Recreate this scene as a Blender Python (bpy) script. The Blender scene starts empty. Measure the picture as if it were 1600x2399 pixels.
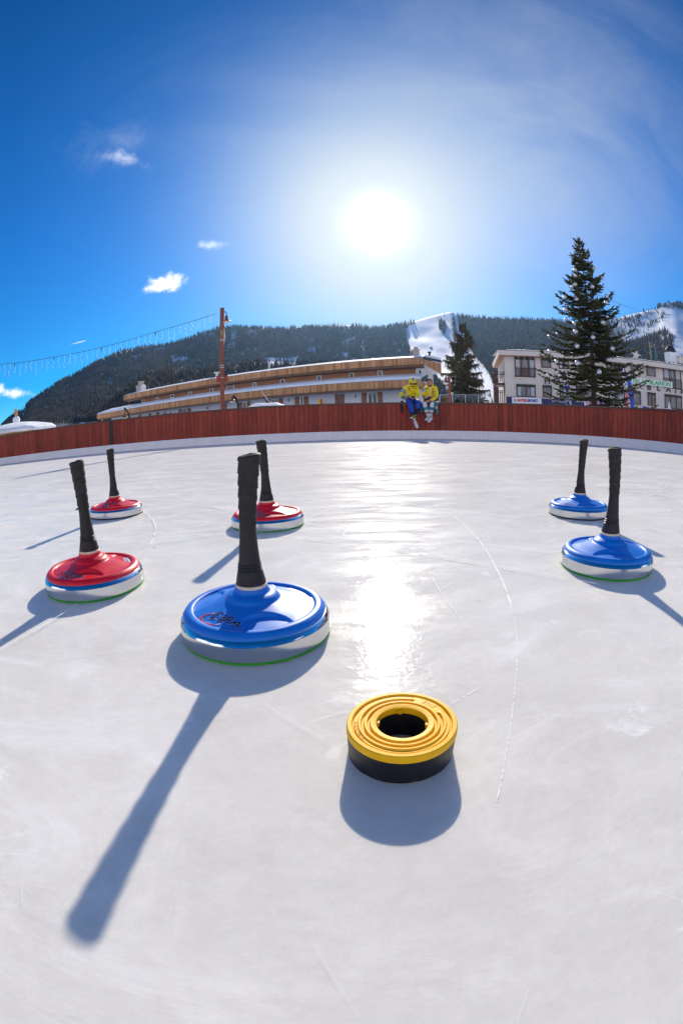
import bpy, bmesh, math, random
import numpy as np
from mathutils import Vector, Matrix, noise as mnoise
R = math.radians
sc = bpy.context.scene
COL = sc.collection

# ------------------------------------------------------------------ camera
FPX, PITCH, ROLL, CAMH = 1054.0, 0.191232, -0.024876, 0.35137   # fisheye focal (px of a 1600 px wide frame), tilt, roll, height
_f = Vector((0, math.cos(PITCH), -math.sin(PITCH)))
_u0 = Vector((0, math.sin(PITCH), math.cos(PITCH)))
_x0 = Vector((1, 0, 0))
_x = _x0 * math.cos(ROLL) + _u0 * math.sin(ROLL)
_u = -_x0 * math.sin(ROLL) + _u0 * math.cos(ROLL)
cam_d = bpy.data.cameras.new('camera')
cam = bpy.data.objects.new('camera', cam_d)
COL.objects.link(cam)
cam_d.type = 'PANO'
cam_d.panorama_type = 'FISHEYE_EQUISOLID'
cam_d.sensor_fit = 'VERTICAL'
cam_d.sensor_height = 36.0
cam_d.sensor_width = 24.0
cam_d.fisheye_lens = FPX * 36.0 / 2399.0
cam_d.fisheye_fov = R(200)
cam_d.clip_start = 0.02
cam_d.clip_end = 20000
M = Matrix((( _x.x, _u.x, -_f.x, 0), (_x.y, _u.y, -_f.y, 0), (_x.z, _u.z, -_f.z, CAMH), (0, 0, 0, 1)))
cam.matrix_world = M
sc.camera = cam

def ray(px, py):
    """direction in which the lens saw a point of the photograph"""
    dx, dy = px - 800.0, 1199.5 - py
    r = math.hypot(dx, dy) or 1e-9
    th = 2 * math.asin(r / (2 * FPX))
    return (math.sin(th) * (dx / r * _x + dy / r * _u) + math.cos(th) * _f)
def at(px, py, D):
    """the point at horizontal distance D along that direction"""
    d = ray(px, py)
    k = D / math.hypot(d.x, d.y)
    return Vector((d.x * k, d.y * k, CAMH + d.z * k))
def on_ground(px, py, z=0.0):
    d = ray(px, py)
    k = (z - CAMH) / d.z
    return Vector((d.x * k, d.y * k, z))
def on_plane(px, py, p0, n):
    d = ray(px, py); o = Vector((0, 0, CAMH))
    k = (p0 - o).dot(n) / d.dot(n)
    return o + d * k

# ------------------------------------------------------------------ light
SUN_EL, SUN_AZ = R(26.41), R(5.91)
SDIR = Vector((math.sin(SUN_AZ) * math.cos(SUN_EL), math.cos(SUN_AZ) * math.cos(SUN_EL), math.sin(SUN_EL)))
sun_d = bpy.data.lights.new('sun', 'SUN')
sun_d.energy = 5.0
sun_d.angle = R(0.8)
sun_d.color = (1.0, 0.90, 0.76)
sun = bpy.data.objects.new('sun', sun_d)
COL.objects.link(sun)
sun.rotation_euler = (-SDIR).to_track_quat('-Z', 'Y').to_euler()
sun.location = (0, 0, 30)

w = bpy.data.worlds.new('World'); sc.world = w
w.use_nodes = True
NT = w.node_tree; NT.nodes.clear()
def wn(t, **k):
    n = NT.nodes.new(t)
    for a, b in k.items(): setattr(n, a, b)
    return n
def wl(a, b): NT.links.new(a, b)
def wmath(op, a, b=None, c=None, clamp=False):
    n = wn('ShaderNodeMath', operation=op); n.use_clamp = clamp
    for i, v in enumerate((a, b, c)):
        if v is None: continue
        if isinstance(v, (int, float)): n.inputs[i].default_value = v
        else: wl(v, n.inputs[i])
    return n.outputs[0]
out = wn('ShaderNodeOutputWorld'); bg = wn('ShaderNodeBackground')
wl(bg.outputs[0], out.inputs[0])
bg.inputs['Strength'].default_value = 0.112
sky = wn('ShaderNodeTexSky', sky_type='NISHITA')
sky.sun_disc = False
sky.sun_elevation = SUN_EL
sky.sun_rotation = SUN_AZ
sky.altitude = 1700
sky.air_density = 1.0
sky.dust_density = 0.6
sky.ozone_density = 3.0
hs = wn('ShaderNodeHueSaturation')
hs.inputs['Saturation'].default_value = 1.2
hs.inputs['Value'].default_value = 1.0
hs.inputs['Hue'].default_value = 0.5
tint = wn('ShaderNodeVectorMath', operation='MULTIPLY'); 
sepz = wn('ShaderNodeSeparateXYZ'); wl(wn('ShaderNodeTexCoord').outputs['Generated'], sepz.inputs[0])
zf = wn('ShaderNodeMapRange'); zf.interpolation_type = 'SMOOTHSTEP'; zf.inputs['From Min'].default_value = .06; zf.inputs['From Max'].default_value = .50
wl(sepz.outputs['Z'], zf.inputs['Value'])
tmix = wn('ShaderNodeMix', data_type='RGBA'); wl(zf.outputs[0], tmix.inputs['Factor'])
tmix.inputs['A'].default_value = (.42, .80, 1.0, 1); tmix.inputs['B'].default_value = (.0, .56, 1.08, 1)
wl(tmix.outputs['Result'], tint.inputs[1])
wl(sky.outputs[0], tint.inputs[0]); wl(tint.outputs[0], hs.inputs['Color'])
tc = wn('ShaderNodeTexCoord')
DIRV = tc.outputs['Generated']
dotn = wn('ShaderNodeVectorMath', operation='DOT_PRODUCT')
wl(DIRV, dotn.inputs[0]); dotn.inputs[1].default_value = SDIR
ca = wmath('MAXIMUM', dotn.outputs['Value'], 0.0)
def lobe(p, a): return wmath('MULTIPLY', wmath('POWER', ca, p), a)
# circumsolar aureole: bright air around the sun
glow = wmath('ADD', wmath('ADD', lobe(2600, 30.0), lobe(560, 5.0)), lobe(110, 1.15))
glc = wn('ShaderNodeVectorMath', operation='SCALE'); glc.inputs[0].default_value = (1.0, 0.99, 0.96); wl(glow, glc.inputs['Scale'])
ang = wmath('ARCCOSINE', wmath('MINIMUM', ca, 0.99999))
q_ = wmath('DIVIDE', ang, R(16.0))
halo = wmath('MULTIPLY', wmath('EXPONENT', wmath('MULTIPLY', wmath('MULTIPLY', q_, q_), -1.0)), 1.3, clamp=True)
HALO_C = (4.7, 5.1, 5.5, 1)
hm = wn('ShaderNodeMix', data_type='RGBA'); wl(halo, hm.inputs['Factor']); wl(hs.outputs[0], hm.inputs['A']); hm.inputs['B'].default_value = HALO_C
add1 = wn('ShaderNodeVectorMath', operation='ADD'); wl(hm.outputs['Result'], add1.inputs[0]); wl(glc.outputs[0], add1.inputs[1])
# thin cirrus streaks: noise on a stretched direction, thicker round the sun
mp = wn('ShaderNodeMapping'); mp.inputs['Rotation'].default_value = (0.3, 0.5, 0.6); mp.inputs['Scale'].default_value = (1.0, 2.6, 1.8)
wl(DIRV, mp.inputs['Vector'])
nz = wn('ShaderNodeTexNoise'); nz.inputs['Scale'].default_value = 1.5; nz.inputs['Detail'].default_value = 9; nz.inputs['Roughness'].default_value = 0.62; nz.inputs['Distortion'].default_value = 0.6
wl(mp.outputs[0], nz.inputs['Vector'])
ci = wmath('MULTIPLY', wmath('MAXIMUM', wmath('SUBTRACT', nz.outputs['Fac'], 0.44), 0.0), 4.0, clamp=True)
side = wn('ShaderNodeVectorMath', operation='DOT_PRODUCT'); wl(DIRV, side.inputs[0]); side.inputs[1].default_value = ray(1180, 330)
cmask = wmath('POWER', wmath('MAXIMUM', side.outputs['Value'], 0.0), 7.0)
broad = wmath('MULTIPLY', wmath('POWER', wmath('MAXIMUM', side.outputs['Value'], 0.0), 13.0), 0.26)
cir = wmath('MINIMUM', wmath('ADD', wmath('MULTIPLY', wmath('MULTIPLY', ci, cmask), 0.26), broad), 0.8)
cm = wn('ShaderNodeMix', data_type='RGBA'); wl(cir, cm.inputs['Factor']); wl(add1.outputs[0], cm.inputs['A'])
mxv = wn('ShaderNodeVectorMath', operation='MAXIMUM'); wl(add1.outputs[0], mxv.inputs[0]); mxv.inputs[1].default_value = HALO_C[:3]; wl(mxv.outputs[0], cm.inputs['B'])
cur = cm.outputs['Result']
# a few small puffs low in the sky
nz2 = wn('ShaderNodeTexNoise'); nz2.inputs['Scale'].default_value = 13; nz2.inputs['Detail'].default_value = 10; nz2.inputs['Roughness'].default_value = 0.65; nz2.inputs['Distortion'].default_value = 0.3
wl(DIRV, nz2.inputs['Vector'])
nzs = wmath('MULTIPLY', wmath('SUBTRACT', nz2.outputs['Fac'], 0.5), 2.6)
def puff(px, py, hw, hh, tilt, amt, sharp=2.2):
    """soft cloud of angular half size hw x hh round a direction"""
    global cur
    c = ray(px, py).normalized()
    e = Vector((c.y, -c.x, 0)).normalized(); up = e.cross(c).normalized()
    a = math.cos(tilt) * e + math.sin(tilt) * up; b = -math.sin(tilt) * e + math.cos(tilt) * up
    def dp(v, s):
        n = wn('ShaderNodeVectorMath', operation='DOT_PRODUCT'); wl(DIRV, n.inputs[0]); n.inputs[1].default_value = v
        return wmath('MULTIPLY', n.outputs['Value'], 1.0 / s)
    x = dp(a, hw); y = dp(b, hh)
    n = wn('ShaderNodeVectorMath', operation='DOT_PRODUCT'); wl(DIRV, n.inputs[0]); n.inputs[1].default_value = c
    front = wmath('GREATER_THAN', n.outputs['Value'], 0.8)
    r2 = wmath('ADD', wmath('MULTIPLY', x, x), wmath('MULTIPLY', y, y))
    d = wmath('MULTIPLY', wmath('ADD', wmath('SUBTRACT', 0.75, wmath('SQRT', r2)), nzs), sharp, clamp=True)
    d = wmath('MULTIPLY', wmath('MULTIPLY', d, d), wmath('MULTIPLY', front, amt))
    s = wn('ShaderNodeMix', data_type='RGBA'); wl(d, s.inputs['Factor'])
    wl(cur, s.inputs['A']); s.inputs['B'].default_value = (9.0, 9.3, 9.6, 1)
    cur = s.outputs['Result']
puff(372, 672, .085, .034, .25, .95)
puff(300, 372, .11, .028, -.32, .36, 1.3)
puff(300, 330, .30, .10, .15, .10, 1.0)
puff(490, 575, .06, .018, .0, .45, 1.6)
puff(38, 922, .075, .020, -.12, .9)
puff(-8, 915, .06, .024, -.1, .9)
puff(182, 803, .030, .0022, .17, .5, 4)
wl(cur, bg.inputs['Color'])

sc.view_settings.view_transform = 'Standard'
sc.view_settings.look = 'None'
sc.view_settings.exposure = 0.30
sc.view_settings.gamma = 1.0
sc.cycles.max_bounces = 6
sc.cycles.sample_clamp_indirect = 8
sc.cycles.use_denoising = True

# ------------------------------------------------------------------ helpers
def tag(o, label=None, cat=None, group=None, kind=None):
    if label: o['label'] = label
    if cat: o['category'] = cat
    if group: o['group'] = group
    if kind: o['kind'] = kind
    return o
def empty(name, loc=(0, 0, 0), rz=0.0, parent=None):
    o = bpy.data.objects.new(name, None); COL.objects.link(o)
    o.empty_display_size = 0.1
    o.location = loc; o.rotation_euler = (0, 0, rz); o.parent = parent
    return o
def kids(o): return [c for c in bpy.data.objects if c.parent == o]
class MB:
    """collects shapes; build() links them as ONE mesh object"""
    def __init__(s): s.v = []; s.f = []; s.m = []; s.mi = 0; s.sm = []; s.smooth = False
    def add(s, vs, fs):
        o = len(s.v); s.v += [tuple(v) for v in vs]
        for f in fs:
            s.f.append([i + o for i in f]); s.m.append(s.mi); s.sm.append(s.smooth)
        return s
    def box(s, c, d, rz=0.0, top=(1, 1), mat=None):
        c = Vector(c); hx, hy, hz = d[0] / 2, d[1] / 2, d[2] / 2
        vs = [(-hx, -hy, -hz), (hx, -hy, -hz), (hx, hy, -hz), (-hx, hy, -hz), (-hx * top[0], -hy * top[1], hz), (hx * top[0], -hy * top[1], hz), (hx * top[0], hy * top[1], hz), (-hx * top[0], hy * top[1], hz)]
        rot = mat if mat is not None else Matrix.Rotation(rz, 3, 'Z')
        return s.add([c + rot @ Vector(v) for v in vs], [(0, 3, 2, 1), (4, 5, 6, 7), (0, 1, 5, 4), (1, 2, 6, 5), (2, 3, 7, 6), (3, 0, 4, 7)])
    def quadbox(s, a, b, c, d, n, t):
        """slab: four corners pushed out by n*t"""
        q = [Vector(p) for p in (a, b, c, d)]; n = Vector(n).normalized() * t
        return s.add(q + [p + n for p in q], [(3, 2, 1, 0), (4, 5, 6, 7), (0, 1, 5, 4), (1, 2, 6, 5), (2, 3, 7, 6), (3, 0, 4, 7)])
    def lathe(s, prof, n=48, c=(0, 0, 0), a0=0.0):
        c = Vector(c); rows = []; vs = []
        for r, z in prof:
            if r < 1e-6: rows.append([len(vs)] * n); vs.append(c + Vector((0, 0, z)))
            else:
                rows.append(list(range(len(vs), len(vs) + n)))
                for i in range(n):
                    t = a0 + 2 * math.pi * i / n; vs.append(c + Vector((r * math.cos(t), r * math.sin(t), z)))
        fs = []
        for a, b in zip(rows, rows[1:]):
            for i in range(n):
                j = (i + 1) % n
                q = [a[i], a[j], b[j], b[i]]; q2 = []
                for k in q:
                    if k not in q2: q2.append(k)
                if len(q2) > 2: fs.append(q2)
        return s.add(vs, fs)
    def tube(s, pts, rad, n=8, cap=True):
        pts = [Vector(p) for p in pts]
        if not isinstance(rad, (list, tuple)): rad = [rad] * len(pts)
        vs = []; fs = []; ref = None
        for i, p in enumerate(pts):
            t = (pts[min(i + 1, len(pts) - 1)] - pts[max(i - 1, 0)])
            t = t.normalized() if t.length > 1e-9 else Vector((0, 0, 1))
            if ref is None: ref = Vector((0, 0, 1)) if abs(t.z) < .9 else Vector((1, 0, 0))
            a = t.cross(ref).normalized(); b = t.cross(a).normalized(); ref = -b if False else ref
            for k in range(n):
                w_ = 2 * math.pi * k / n; vs.append(p + rad[i] * (math.cos(w_) * a + math.sin(w_) * b))
        for i in range(len(pts) - 1):
            for k in range(n):
                j = (k + 1) % n; fs.append((i * n + k, i * n + j, (i + 1) * n + j, (i + 1) * n + k))
        if cap: fs.append(tuple(range(n))[::-1]); fs.append(tuple(range((len(pts) - 1) * n, len(pts) * n)))
        return s.add(vs, fs)
    def sphere(s, c, r, nu=16, nv=10, sc_=(1, 1, 1)):
        c = Vector(c); pr = []
        vs = []; fs = []
        for j in range(nv + 1):
            ph = math.pi * j / nv
            for i in range(nu):
                th = 2 * math.pi * i / nu
                vs.append(c + Vector((r * sc_[0] * math.sin(ph) * math.cos(th), r * sc_[1] * math.sin(ph) * math.sin(th), r * sc_[2] * math.cos(ph))))
        for j in range(nv):
            for i in range(nu):
                k = (i + 1) % nu; fs.append((j * nu + i, (j + 1) * nu + i, (j + 1) * nu + k, j * nu + k))
        return s.add(vs, fs)
    def build(s, name, mats, parent=None, smooth=None, auto=None, loc=None):
        me = bpy.data.meshes.new(name)
        me.from_pydata([tuple(v) for v in s.v], [], s.f)
        if not isinstance(mats, (list, tuple)): mats = [mats]
        for m_ in mats: me.materials.append(m_)
        me.polygons.foreach_set('material_index', s.m)
        sm = s.sm if smooth is None else [smooth] * len(s.f)
        me.polygons.foreach_set('use_smooth', sm)
        me.validate(); me.update()
        if auto is not None:
            bm = bmesh.new(); bm.from_mesh(me)
            bmesh.ops.remove_doubles(bm, verts=bm.verts, dist=1e-6)
            bmesh.ops.recalc_face_normals(bm, faces=bm.faces)
            for e in bm.edges:
                if len(e.link_faces) == 2 and e.calc_face_angle(0) > auto: e.smooth = False
            for f_ in bm.faces: f_.smooth = True
            bm.to_mesh(me); bm.free()
        o = bpy.data.objects.new(name, me); COL.objects.link(o)
        if loc is not None: o.location = loc
        o.parent = parent
        return o

MATS = {}
def mat(name, col, rough=0.6, metal=0.0, spec=0.5, var=0.0, vscale=8.0, bump=0.0, bscale=40.0, col2=None, trans=0.0, ior=1.45, emit=None, coat=0.0, stretch=None, rvar=0.0):
    m = bpy.data.materials.new(name); m.use_nodes = True
    t = m.node_tree; b = t.nodes['Principled BSDF']
    b.inputs['Base Color'].default_value = (*col, 1); b.inputs['Roughness'].default_value = rough
    b.inputs['Metallic'].default_value = metal; b.inputs['Specular IOR Level'].default_value = spec
    b.inputs['IOR'].default_value = ior; b.inputs['Transmission Weight'].default_value = trans
    b.inputs['Coat Weight'].default_value = coat
    if emit: b.inputs['Emission Color'].default_value = (*emit[0], 1); b.inputs['Emission Strength'].default_value = emit[1]
    if var or bump or col2 or rvar:
        tc = t.nodes.new('ShaderNodeTexCoord'); mp = t.nodes.new('ShaderNodeMapping')
        t.links.new(tc.outputs['Object'], mp.inputs['Vector'])
        if stretch: mp.inputs['Scale'].default_value = stretch
        n = t.nodes.new('ShaderNodeTexNoise'); n.inputs['Scale'].default_value = vscale; n.inputs['Detail'].default_value = 6; n.inputs['Roughness'].default_value = .6
        t.links.new(mp.outputs[0], n.inputs['Vector'])
        if var or col2:
            mx = t.nodes.new('ShaderNodeMix'); mx.data_type = 'RGBA'
            rp = t.nodes.new('ShaderNodeMapRange'); rp.inputs['From Min'].default_value = .3; rp.inputs['From Max'].default_value = .7
            t.links.new(n.outputs['Fac'], rp.inputs['Value']); t.links.new(rp.outputs[0], mx.inputs['Factor'])
            c2 = col2 if col2 else tuple(min(1, c * (1 + var)) for c in col)
            c1 = col if col2 else tuple(c * (1 - var) for c in col)
            mx.inputs['A'].default_value = (*c1, 1); mx.inputs['B'].default_value = (*c2, 1)
            t.links.new(mx.outputs['Result'], b.inputs['Base Color'])
        if rvar:
            rr = t.nodes.new('ShaderNodeMapRange'); rr.inputs['From Min'].default_value = .3; rr.inputs['From Max'].default_value = .7
            rr.inputs['To Min'].default_value = max(0, rough - rvar); rr.inputs['To Max'].default_value = rough + rvar
            t.links.new(n.outputs['Fac'], rr.inputs['Value']); t.links.new(rr.outputs[0], b.inputs['Roughness'])
        if bump:
            n2 = t.nodes.new('ShaderNodeTexNoise'); n2.inputs['Scale'].default_value = bscale; n2.inputs['Detail'].default_value = 4
            t.links.new(mp.outputs[0], n2.inputs['Vector'])
            bp = t.nodes.new('ShaderNodeBump'); bp.inputs['Strength'].default_value = bump; bp.inputs['Distance'].default_value = 0.5 / bscale
            t.links.new(n2.outputs['Fac'], bp.inputs['Height']); t.links.new(bp.outputs[0], b.inputs['Normal'])
    MATS[name] = m
    return m

def catmull(P, closed=False, n=12):
    P = [Vector(p) for p in P]; o = []; N = len(P)
    for i in range(N if closed else N - 1):
        g = lambda k: P[k % N] if closed else P[max(0, min(N - 1, k))]
        a, b, c, d = g(i - 1), g(i), g(i + 1), g(i + 2)
        for k in range(n):
            t = k / n
            o.append(.5 * ((2 * b) + (c - a) * t + (2 * a - 5 * b + 4 * c - d) * t * t + (3 * b - a - 3 * c + d) * t ** 3))
    if not closed: o.append(P[-1])
    return o
def resample(P, step, closed=False):
    if closed: P = P + [P[0]]
    L = [0.0]
    for a, b in zip(P, P[1:]): L.append(L[-1] + (b - a).length)
    n = max(1, round(L[-1] / step)); o = []; j = 0
    for k in range(n + (0 if closed else 1)):
        s = L[-1] * k / n
        while j < len(L) - 2 and L[j + 1] < s: j += 1
        t = (s - L[j]) / max(1e-9, L[j + 1] - L[j]); o.append(P[j].lerp(P[j + 1], t))
    return o
def text_mesh(txt, size, offset=0.0, shear=0.0, extrude=0.0, spacing=1.0, res=3, bold=0.0):
    cu = bpy.data.curves.new('txt', 'FONT'); cu.body = txt; cu.size = size; cu.align_x = 'CENTER'; cu.align_y = 'CENTER'
    cu.offset = offset + bold; cu.shear = shear; cu.extrude = extrude; cu.space_character = spacing; cu.resolution_u = res
    o = bpy.data.objects.new('txt', cu); COL.objects.link(o)
    bpy.context.view_layer.update()
    me = bpy.data.meshes.new_from_object(o.evaluated_get(bpy.context.evaluated_depsgraph_get()))
    vs = [v.co.copy() for v in me.vertices]; fs = [list(p.vertices) for p in me.polygons]
    bpy.data.objects.remove(o); bpy.data.curves.remove(cu); bpy.data.meshes.remove(me)
    return vs, fs
# ------------------------------------------------------------------ the ice, the ground, the fence round the rink
def ice_material():
    m = bpy.data.materials.new('ice'); m.use_nodes = True
    t = m.node_tree; b = t.nodes['Principled BSDF']
    N = lambda k: t.nodes.new(k)
    tc = N('ShaderNodeTexCoord')
    def noise(scale, detail=6, rough=.6, st=None, rot=0.0, dist=0.0):
        mp = N('ShaderNodeMapping'); t.links.new(tc.outputs['Object'], mp.inputs['Vector'])
        mp.inputs['Rotation'].default_value = (0, 0, rot)
        if st: mp.inputs['Scale'].default_value = st
        n = N('ShaderNodeTexNoise'); n.inputs['Scale'].default_value = scale; n.inputs['Detail'].default_value = detail; n.inputs['Roughness'].default_value = rough; n.inputs['Distortion'].default_value = dist
        t.links.new(mp.outputs[0], n.inputs['Vector']); return n.outputs['Fac']
    def rng(v, a, b_, c, d):
        r = N('ShaderNodeMapRange'); t.links.new(v, r.inputs['Value'])
        for k, x in zip(('From Min', 'From Max', 'To Min', 'To Max'), (a, b_, c, d)): r.inputs[k].default_value = x
        return r.outputs[0]
    def mth(op, a, b_):
        n = N('ShaderNodeMath'); n.operation = op
        for i, v in enumerate((a, b_)):
            if isinstance(v, (int, float)): n.inputs[i].default_value = v
            else: t.links.new(v, n.inputs[i])
        return n.outputs[0]
    def mix(f, a, b_):
        n = N('ShaderNodeMix'); n.data_type = 'RGBA'; t.links.new(f, n.inputs['Factor'])
        for k, v in (('A', a), ('B', b_)):
            if isinstance(v, tuple): n.inputs[k].default_value = (*v, 1)
            else: t.links.new(v, n.inputs[k])
        return n.outputs['Result']
    big = rng(noise(1.1, 7, .62, dist=.5), .35, .65, 0, 1)
    mid = rng(noise(9, 8, .7, dist=.4), .32, .68, 0, 1)
    fine = rng(noise(70, 4, .7), .35, .65, 0, 1)
    str1 = rng(noise(3.0, 7, .7, (1.0, 2.2, 1), .6), .50, .72, 0, 1)
    c = mix(big, (.63, .605, .555), (.745, .72, .66))
    n = t.nodes[-1]
    c = mix(mth('MULTIPLY', mid, .62), c, (.83, .805, .75))
    c = mix(mth('MULTIPLY', str1, .45), c, (.84, .82, .78))
    c = mix(mth('MULTIPLY', fine, .16), c, (.90, .90, .90))
    sweep = rng(noise(1.5, 9, .72, (1.0, 1.5, 1), .3, .9), .40, .64, 0, 1)      # resurfaced bands: clear grey ice between frosted ice
    c = mix(mth('MULTIPLY', sweep, .36), c, (.56, .535, .49))
    c = mix(mth('MULTIPLY', rng(noise(3.1, 9, .76, (1.0, 1.6, 1), .5, .9), .52, .68, 0, 1), .6), c, (.90, .88, .84))
    frost = rng(noise(5, 10, .74, (1, 1.6, 1), .2, .8), .60, .68, 0, 1)
    c = mix(mth('MULTIPLY', frost, .7), c, (.93, .92, .90))
    speck = rng(noise(160, 3, .8), .66, .72, 0, 1)
    c = mix(mth('MULTIPLY', speck, .5), c, (.95, .95, .95))
    t.links.new(c, b.inputs['Base Color'])
    b.inputs['Roughness'].default_value = .32
    b.inputs['IOR'].default_value = 1.31
    t.links.new(rng(noise(2.6, 9, .74, (.8, 3.4, 1), .08, .5), .46, .68, 0, .055), b.inputs['Specular IOR Level'])
    # wet polished film over the frosted body: patchy, nearly smooth
    wet = rng(noise(1.7, 8, .68, (1.0, 2.2, 1), .12, .6), .36, .66, .05, .36)
    t.links.new(wet, b.inputs['Coat Weight'])
    t.links.new(rng(mid, 0, 1, .08, .18), b.inputs['Coat Roughness'])
    b.inputs['Coat IOR'].default_value = 1.31
    b.inputs['Subsurface Weight'].default_value = .35
    b.inputs['Subsurface Radius'].default_value = (.022, .026, .032)
    b.inputs['Subsurface Scale'].default_value = 1.0
    h = mth('ADD', mth('MULTIPLY', noise(4, 5, .6), 1.0), mth('MULTIPLY', noise(45, 4, .65), .16))
    h = mth('ADD', h, mth('MULTIPLY', noise(3, 4, .6, (1.5, 26, 1), .25, .4), .05))
    bp = N('ShaderNodeBump'); bp.inputs['Strength'].default_value = .14; bp.inputs['Distance'].default_value = .02
    t.links.new(h, bp.inputs['Height']); t.links.new(bp.outputs[0], b.inputs['Normal'])
    bp2 = N('ShaderNodeBump'); bp2.inputs['Strength'].default_value = .20; bp2.inputs['Distance'].default_value = .02
    t.links.new(h, bp2.inputs['Height']); t.links.new(bp2.outputs[0], b.inputs['Coat Normal'])
    return m
M_ICE = ice_material()
M_SNOW = mat('snow', (.84, .87, .91), .75, spec=.2, var=.05, vscale=1.2, bump=.5, bscale=6)
M_SCR = mat('scratch_frost', (.97, .97, .96), .8, spec=.2)

FENCE = catmull([(-13.2, 11.4, 0), (-11.2, 11.62, 0), (-6.8, 11.88, 0), (-4.6, 11.86, 0), (-2.7, 11.80, 0), (-.5, 11.70, 0), (1.16, 11.62, 0), (2.95, 11.33, 0), (4.73, 10.55, 0), (6.42, 9.2, 0), (7.35, 7.3, 0), (7.8, 4.8, 0), (7.9, 0, 0), (7.7, -4.5, 0), (5.6, -7.8, 0), (2, -9, 0), (-4, -9.2, 0), (-11, -8.8, 0), (-14.6, -6.5, 0), (-16, -2, 0), (-16.2, 4, 0), (-15.4, 9, 0)], True, 16)
LOOP = resample(FENCE, .126, True)
NL = len(LOOP)
def fnorm(i):
    t = (LOOP[(i + 1) % NL] - LOOP[i - 1]).normalized()
    return Vector((-t.y, t.x, 0)) if True else t      # into/out of the rink, sign fixed below
_c = Vector((-3, 2, 0))
def inward(i):
    n = fnorm(i); return n if n.dot(_c - LOOP[i]) > 0 else -n

# ice sheet: polygon inside the loop, fine enough to be flat
b = MB()
ctr = Vector((-3, 2, 0))
vs = [ctr] + [LOOP[i] - inward(i) * .02 for i in range(0, NL, 2)]
n_ = len(vs) - 1
b.add(vs, [(0, 1 + k, 1 + (k + 1) % n_) for k in range(n_)])
ice = b.build('ice', M_ICE); tag(ice, kind='structure')
me = ice.data
if me.polygons[0].normal.z < 0: me.flip_normals()

# skate scratches: thin frosty ribbons lying on the ice
rnd = random.Random(4)
b = MB()
def inside(p):
    s = False; j = NL - 1
    for i in range(0, NL, 6):
        a, c = LOOP[i], LOOP[j]
        if (a.y > p.y) != (c.y > p.y) and p.x < (c.x - a.x) * (p.y - a.y) / (c.y - a.y) + a.x: s = not s
        j = i
    return s
ZS = [0.0009]
def ribbon(pts, w_, broken=.0, r=rnd):
    ZS[0] += .000004
    pts = [Vector((p[0], p[1], ZS[0])) for p in pts]
    L = []; 
    for i, p in enumerate(pts):
        t = (pts[min(i + 1, len(pts) - 1)] - pts[max(i - 1, 0)]).normalized(); nn = Vector((-t.y, t.x, 0))
        e = min(1, i / 3, (len(pts) - 1 - i) / 3) * .8 + .2
        ww = w_ * e * (.55 + .9 * r.random())
        L.append((p + nn * ww / 2, p - nn * ww / 2))
    for i in range(len(L) - 1):
        if r.random() < broken: continue
        b.add([L[i][0], L[i][1], L[i + 1][1], L[i + 1][0]], [(0, 1, 2, 3)])
def arc(c, ang, length, curv, w_, broken=.1):
    p = Vector(c); pts = []; n = max(6, int(length / .03)); st = length / n
    for i in range(n + 1):
        pts.append(p.copy()); p += st * Vector((math.cos(ang), math.sin(ang), 0)); ang += curv * st
    if all(inside(q) for q in (pts[0], pts[-1], pts[n // 2])): ribbon(pts, w_, broken)
main = [on_ground(x, y) for x, y in [(1012, 1182), (1050, 1202), (1085, 1228), (1118, 1262), (1140, 1292), (1160, 1328), (1178, 1365), (1190, 1398), (1198, 1424)]]
ribbon(resample(catmull(main), .008), .0032, .06)
main2 = [on_ground(x, y) for x, y in [(1202, 1444), (1208, 1475), (1211, 1510), (1211, 1545), (1208, 1590), (1203, 1640), (1196, 1700), (1187, 1760), (1176, 1820), (1160, 1890)]]
ribbon(resample(catmull(main2), .0025), .0011, .30)
ribbon(resample(catmull([on_ground(x, y) for x, y in [(1005, 1330), (1012, 1352), (1028, 1382), (1050, 1415), (1082, 1455)]]), .006), .0016, .25)
ribbon(resample(catmull([on_ground(x, y) for x, y in [(1045, 1655), (1075, 1640), (1100, 1625), (1125, 1612)]]), .004), .0010, .3)
ribbon(resample(catmull([on_ground(x, y) for x, y in [(713, 1218), (745, 1205), (790, 1186), (830, 1170)]]), .01), .0045, .1)
ribbon(resample(catmull([on_ground(x, y) for x, y in [(72, 1140), (80, 1152), (92, 1162), (105, 1172)]]), .01), .006, .1)
ribbon(resample(catmull([on_ground(x, y) for x, y in [(800, 1200), (806, 1215), (808, 1240), (803, 1262)]]), .01), .004, .3)
for k in range(1500):
    y = 11.3 * rnd.random() ** 1.25 + .12; x = rnd.uniform(-1.1, 1.0) * (y * 1.05 + .5)
    near = y / 4
    if y < .9 and rnd.random() < .5: continue
    arc((x, y, 0), rnd.uniform(0, 6.28), rnd.uniform(.06, .35) * (.5 + 1.6 * min(near, 2.2)), rnd.gauss(0, 1.1), (.00030 + .0011 * min(near, 2.4)) * rnd.uniform(.4, 1.25), rnd.uniform(.1, .5))
for k in range(130):       # long sweeping skate marks
    y = rnd.uniform(1.2, 10.8); x = rnd.uniform(-1, .9) * y
    arc((x, y, 0), rnd.choice((0, 3.14)) + rnd.gauss(0, .45), rnd.uniform(1.2, 4), rnd.gauss(0, .22), .0016 + .0011 * y / 3 * rnd.random(), rnd.uniform(.05, .3))
scr = b.build('skate_scratches', M_SCR)
tag(scr, 'fine white skate scratches cut across the rink ice', 'scratches', kind='stuff')

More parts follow.
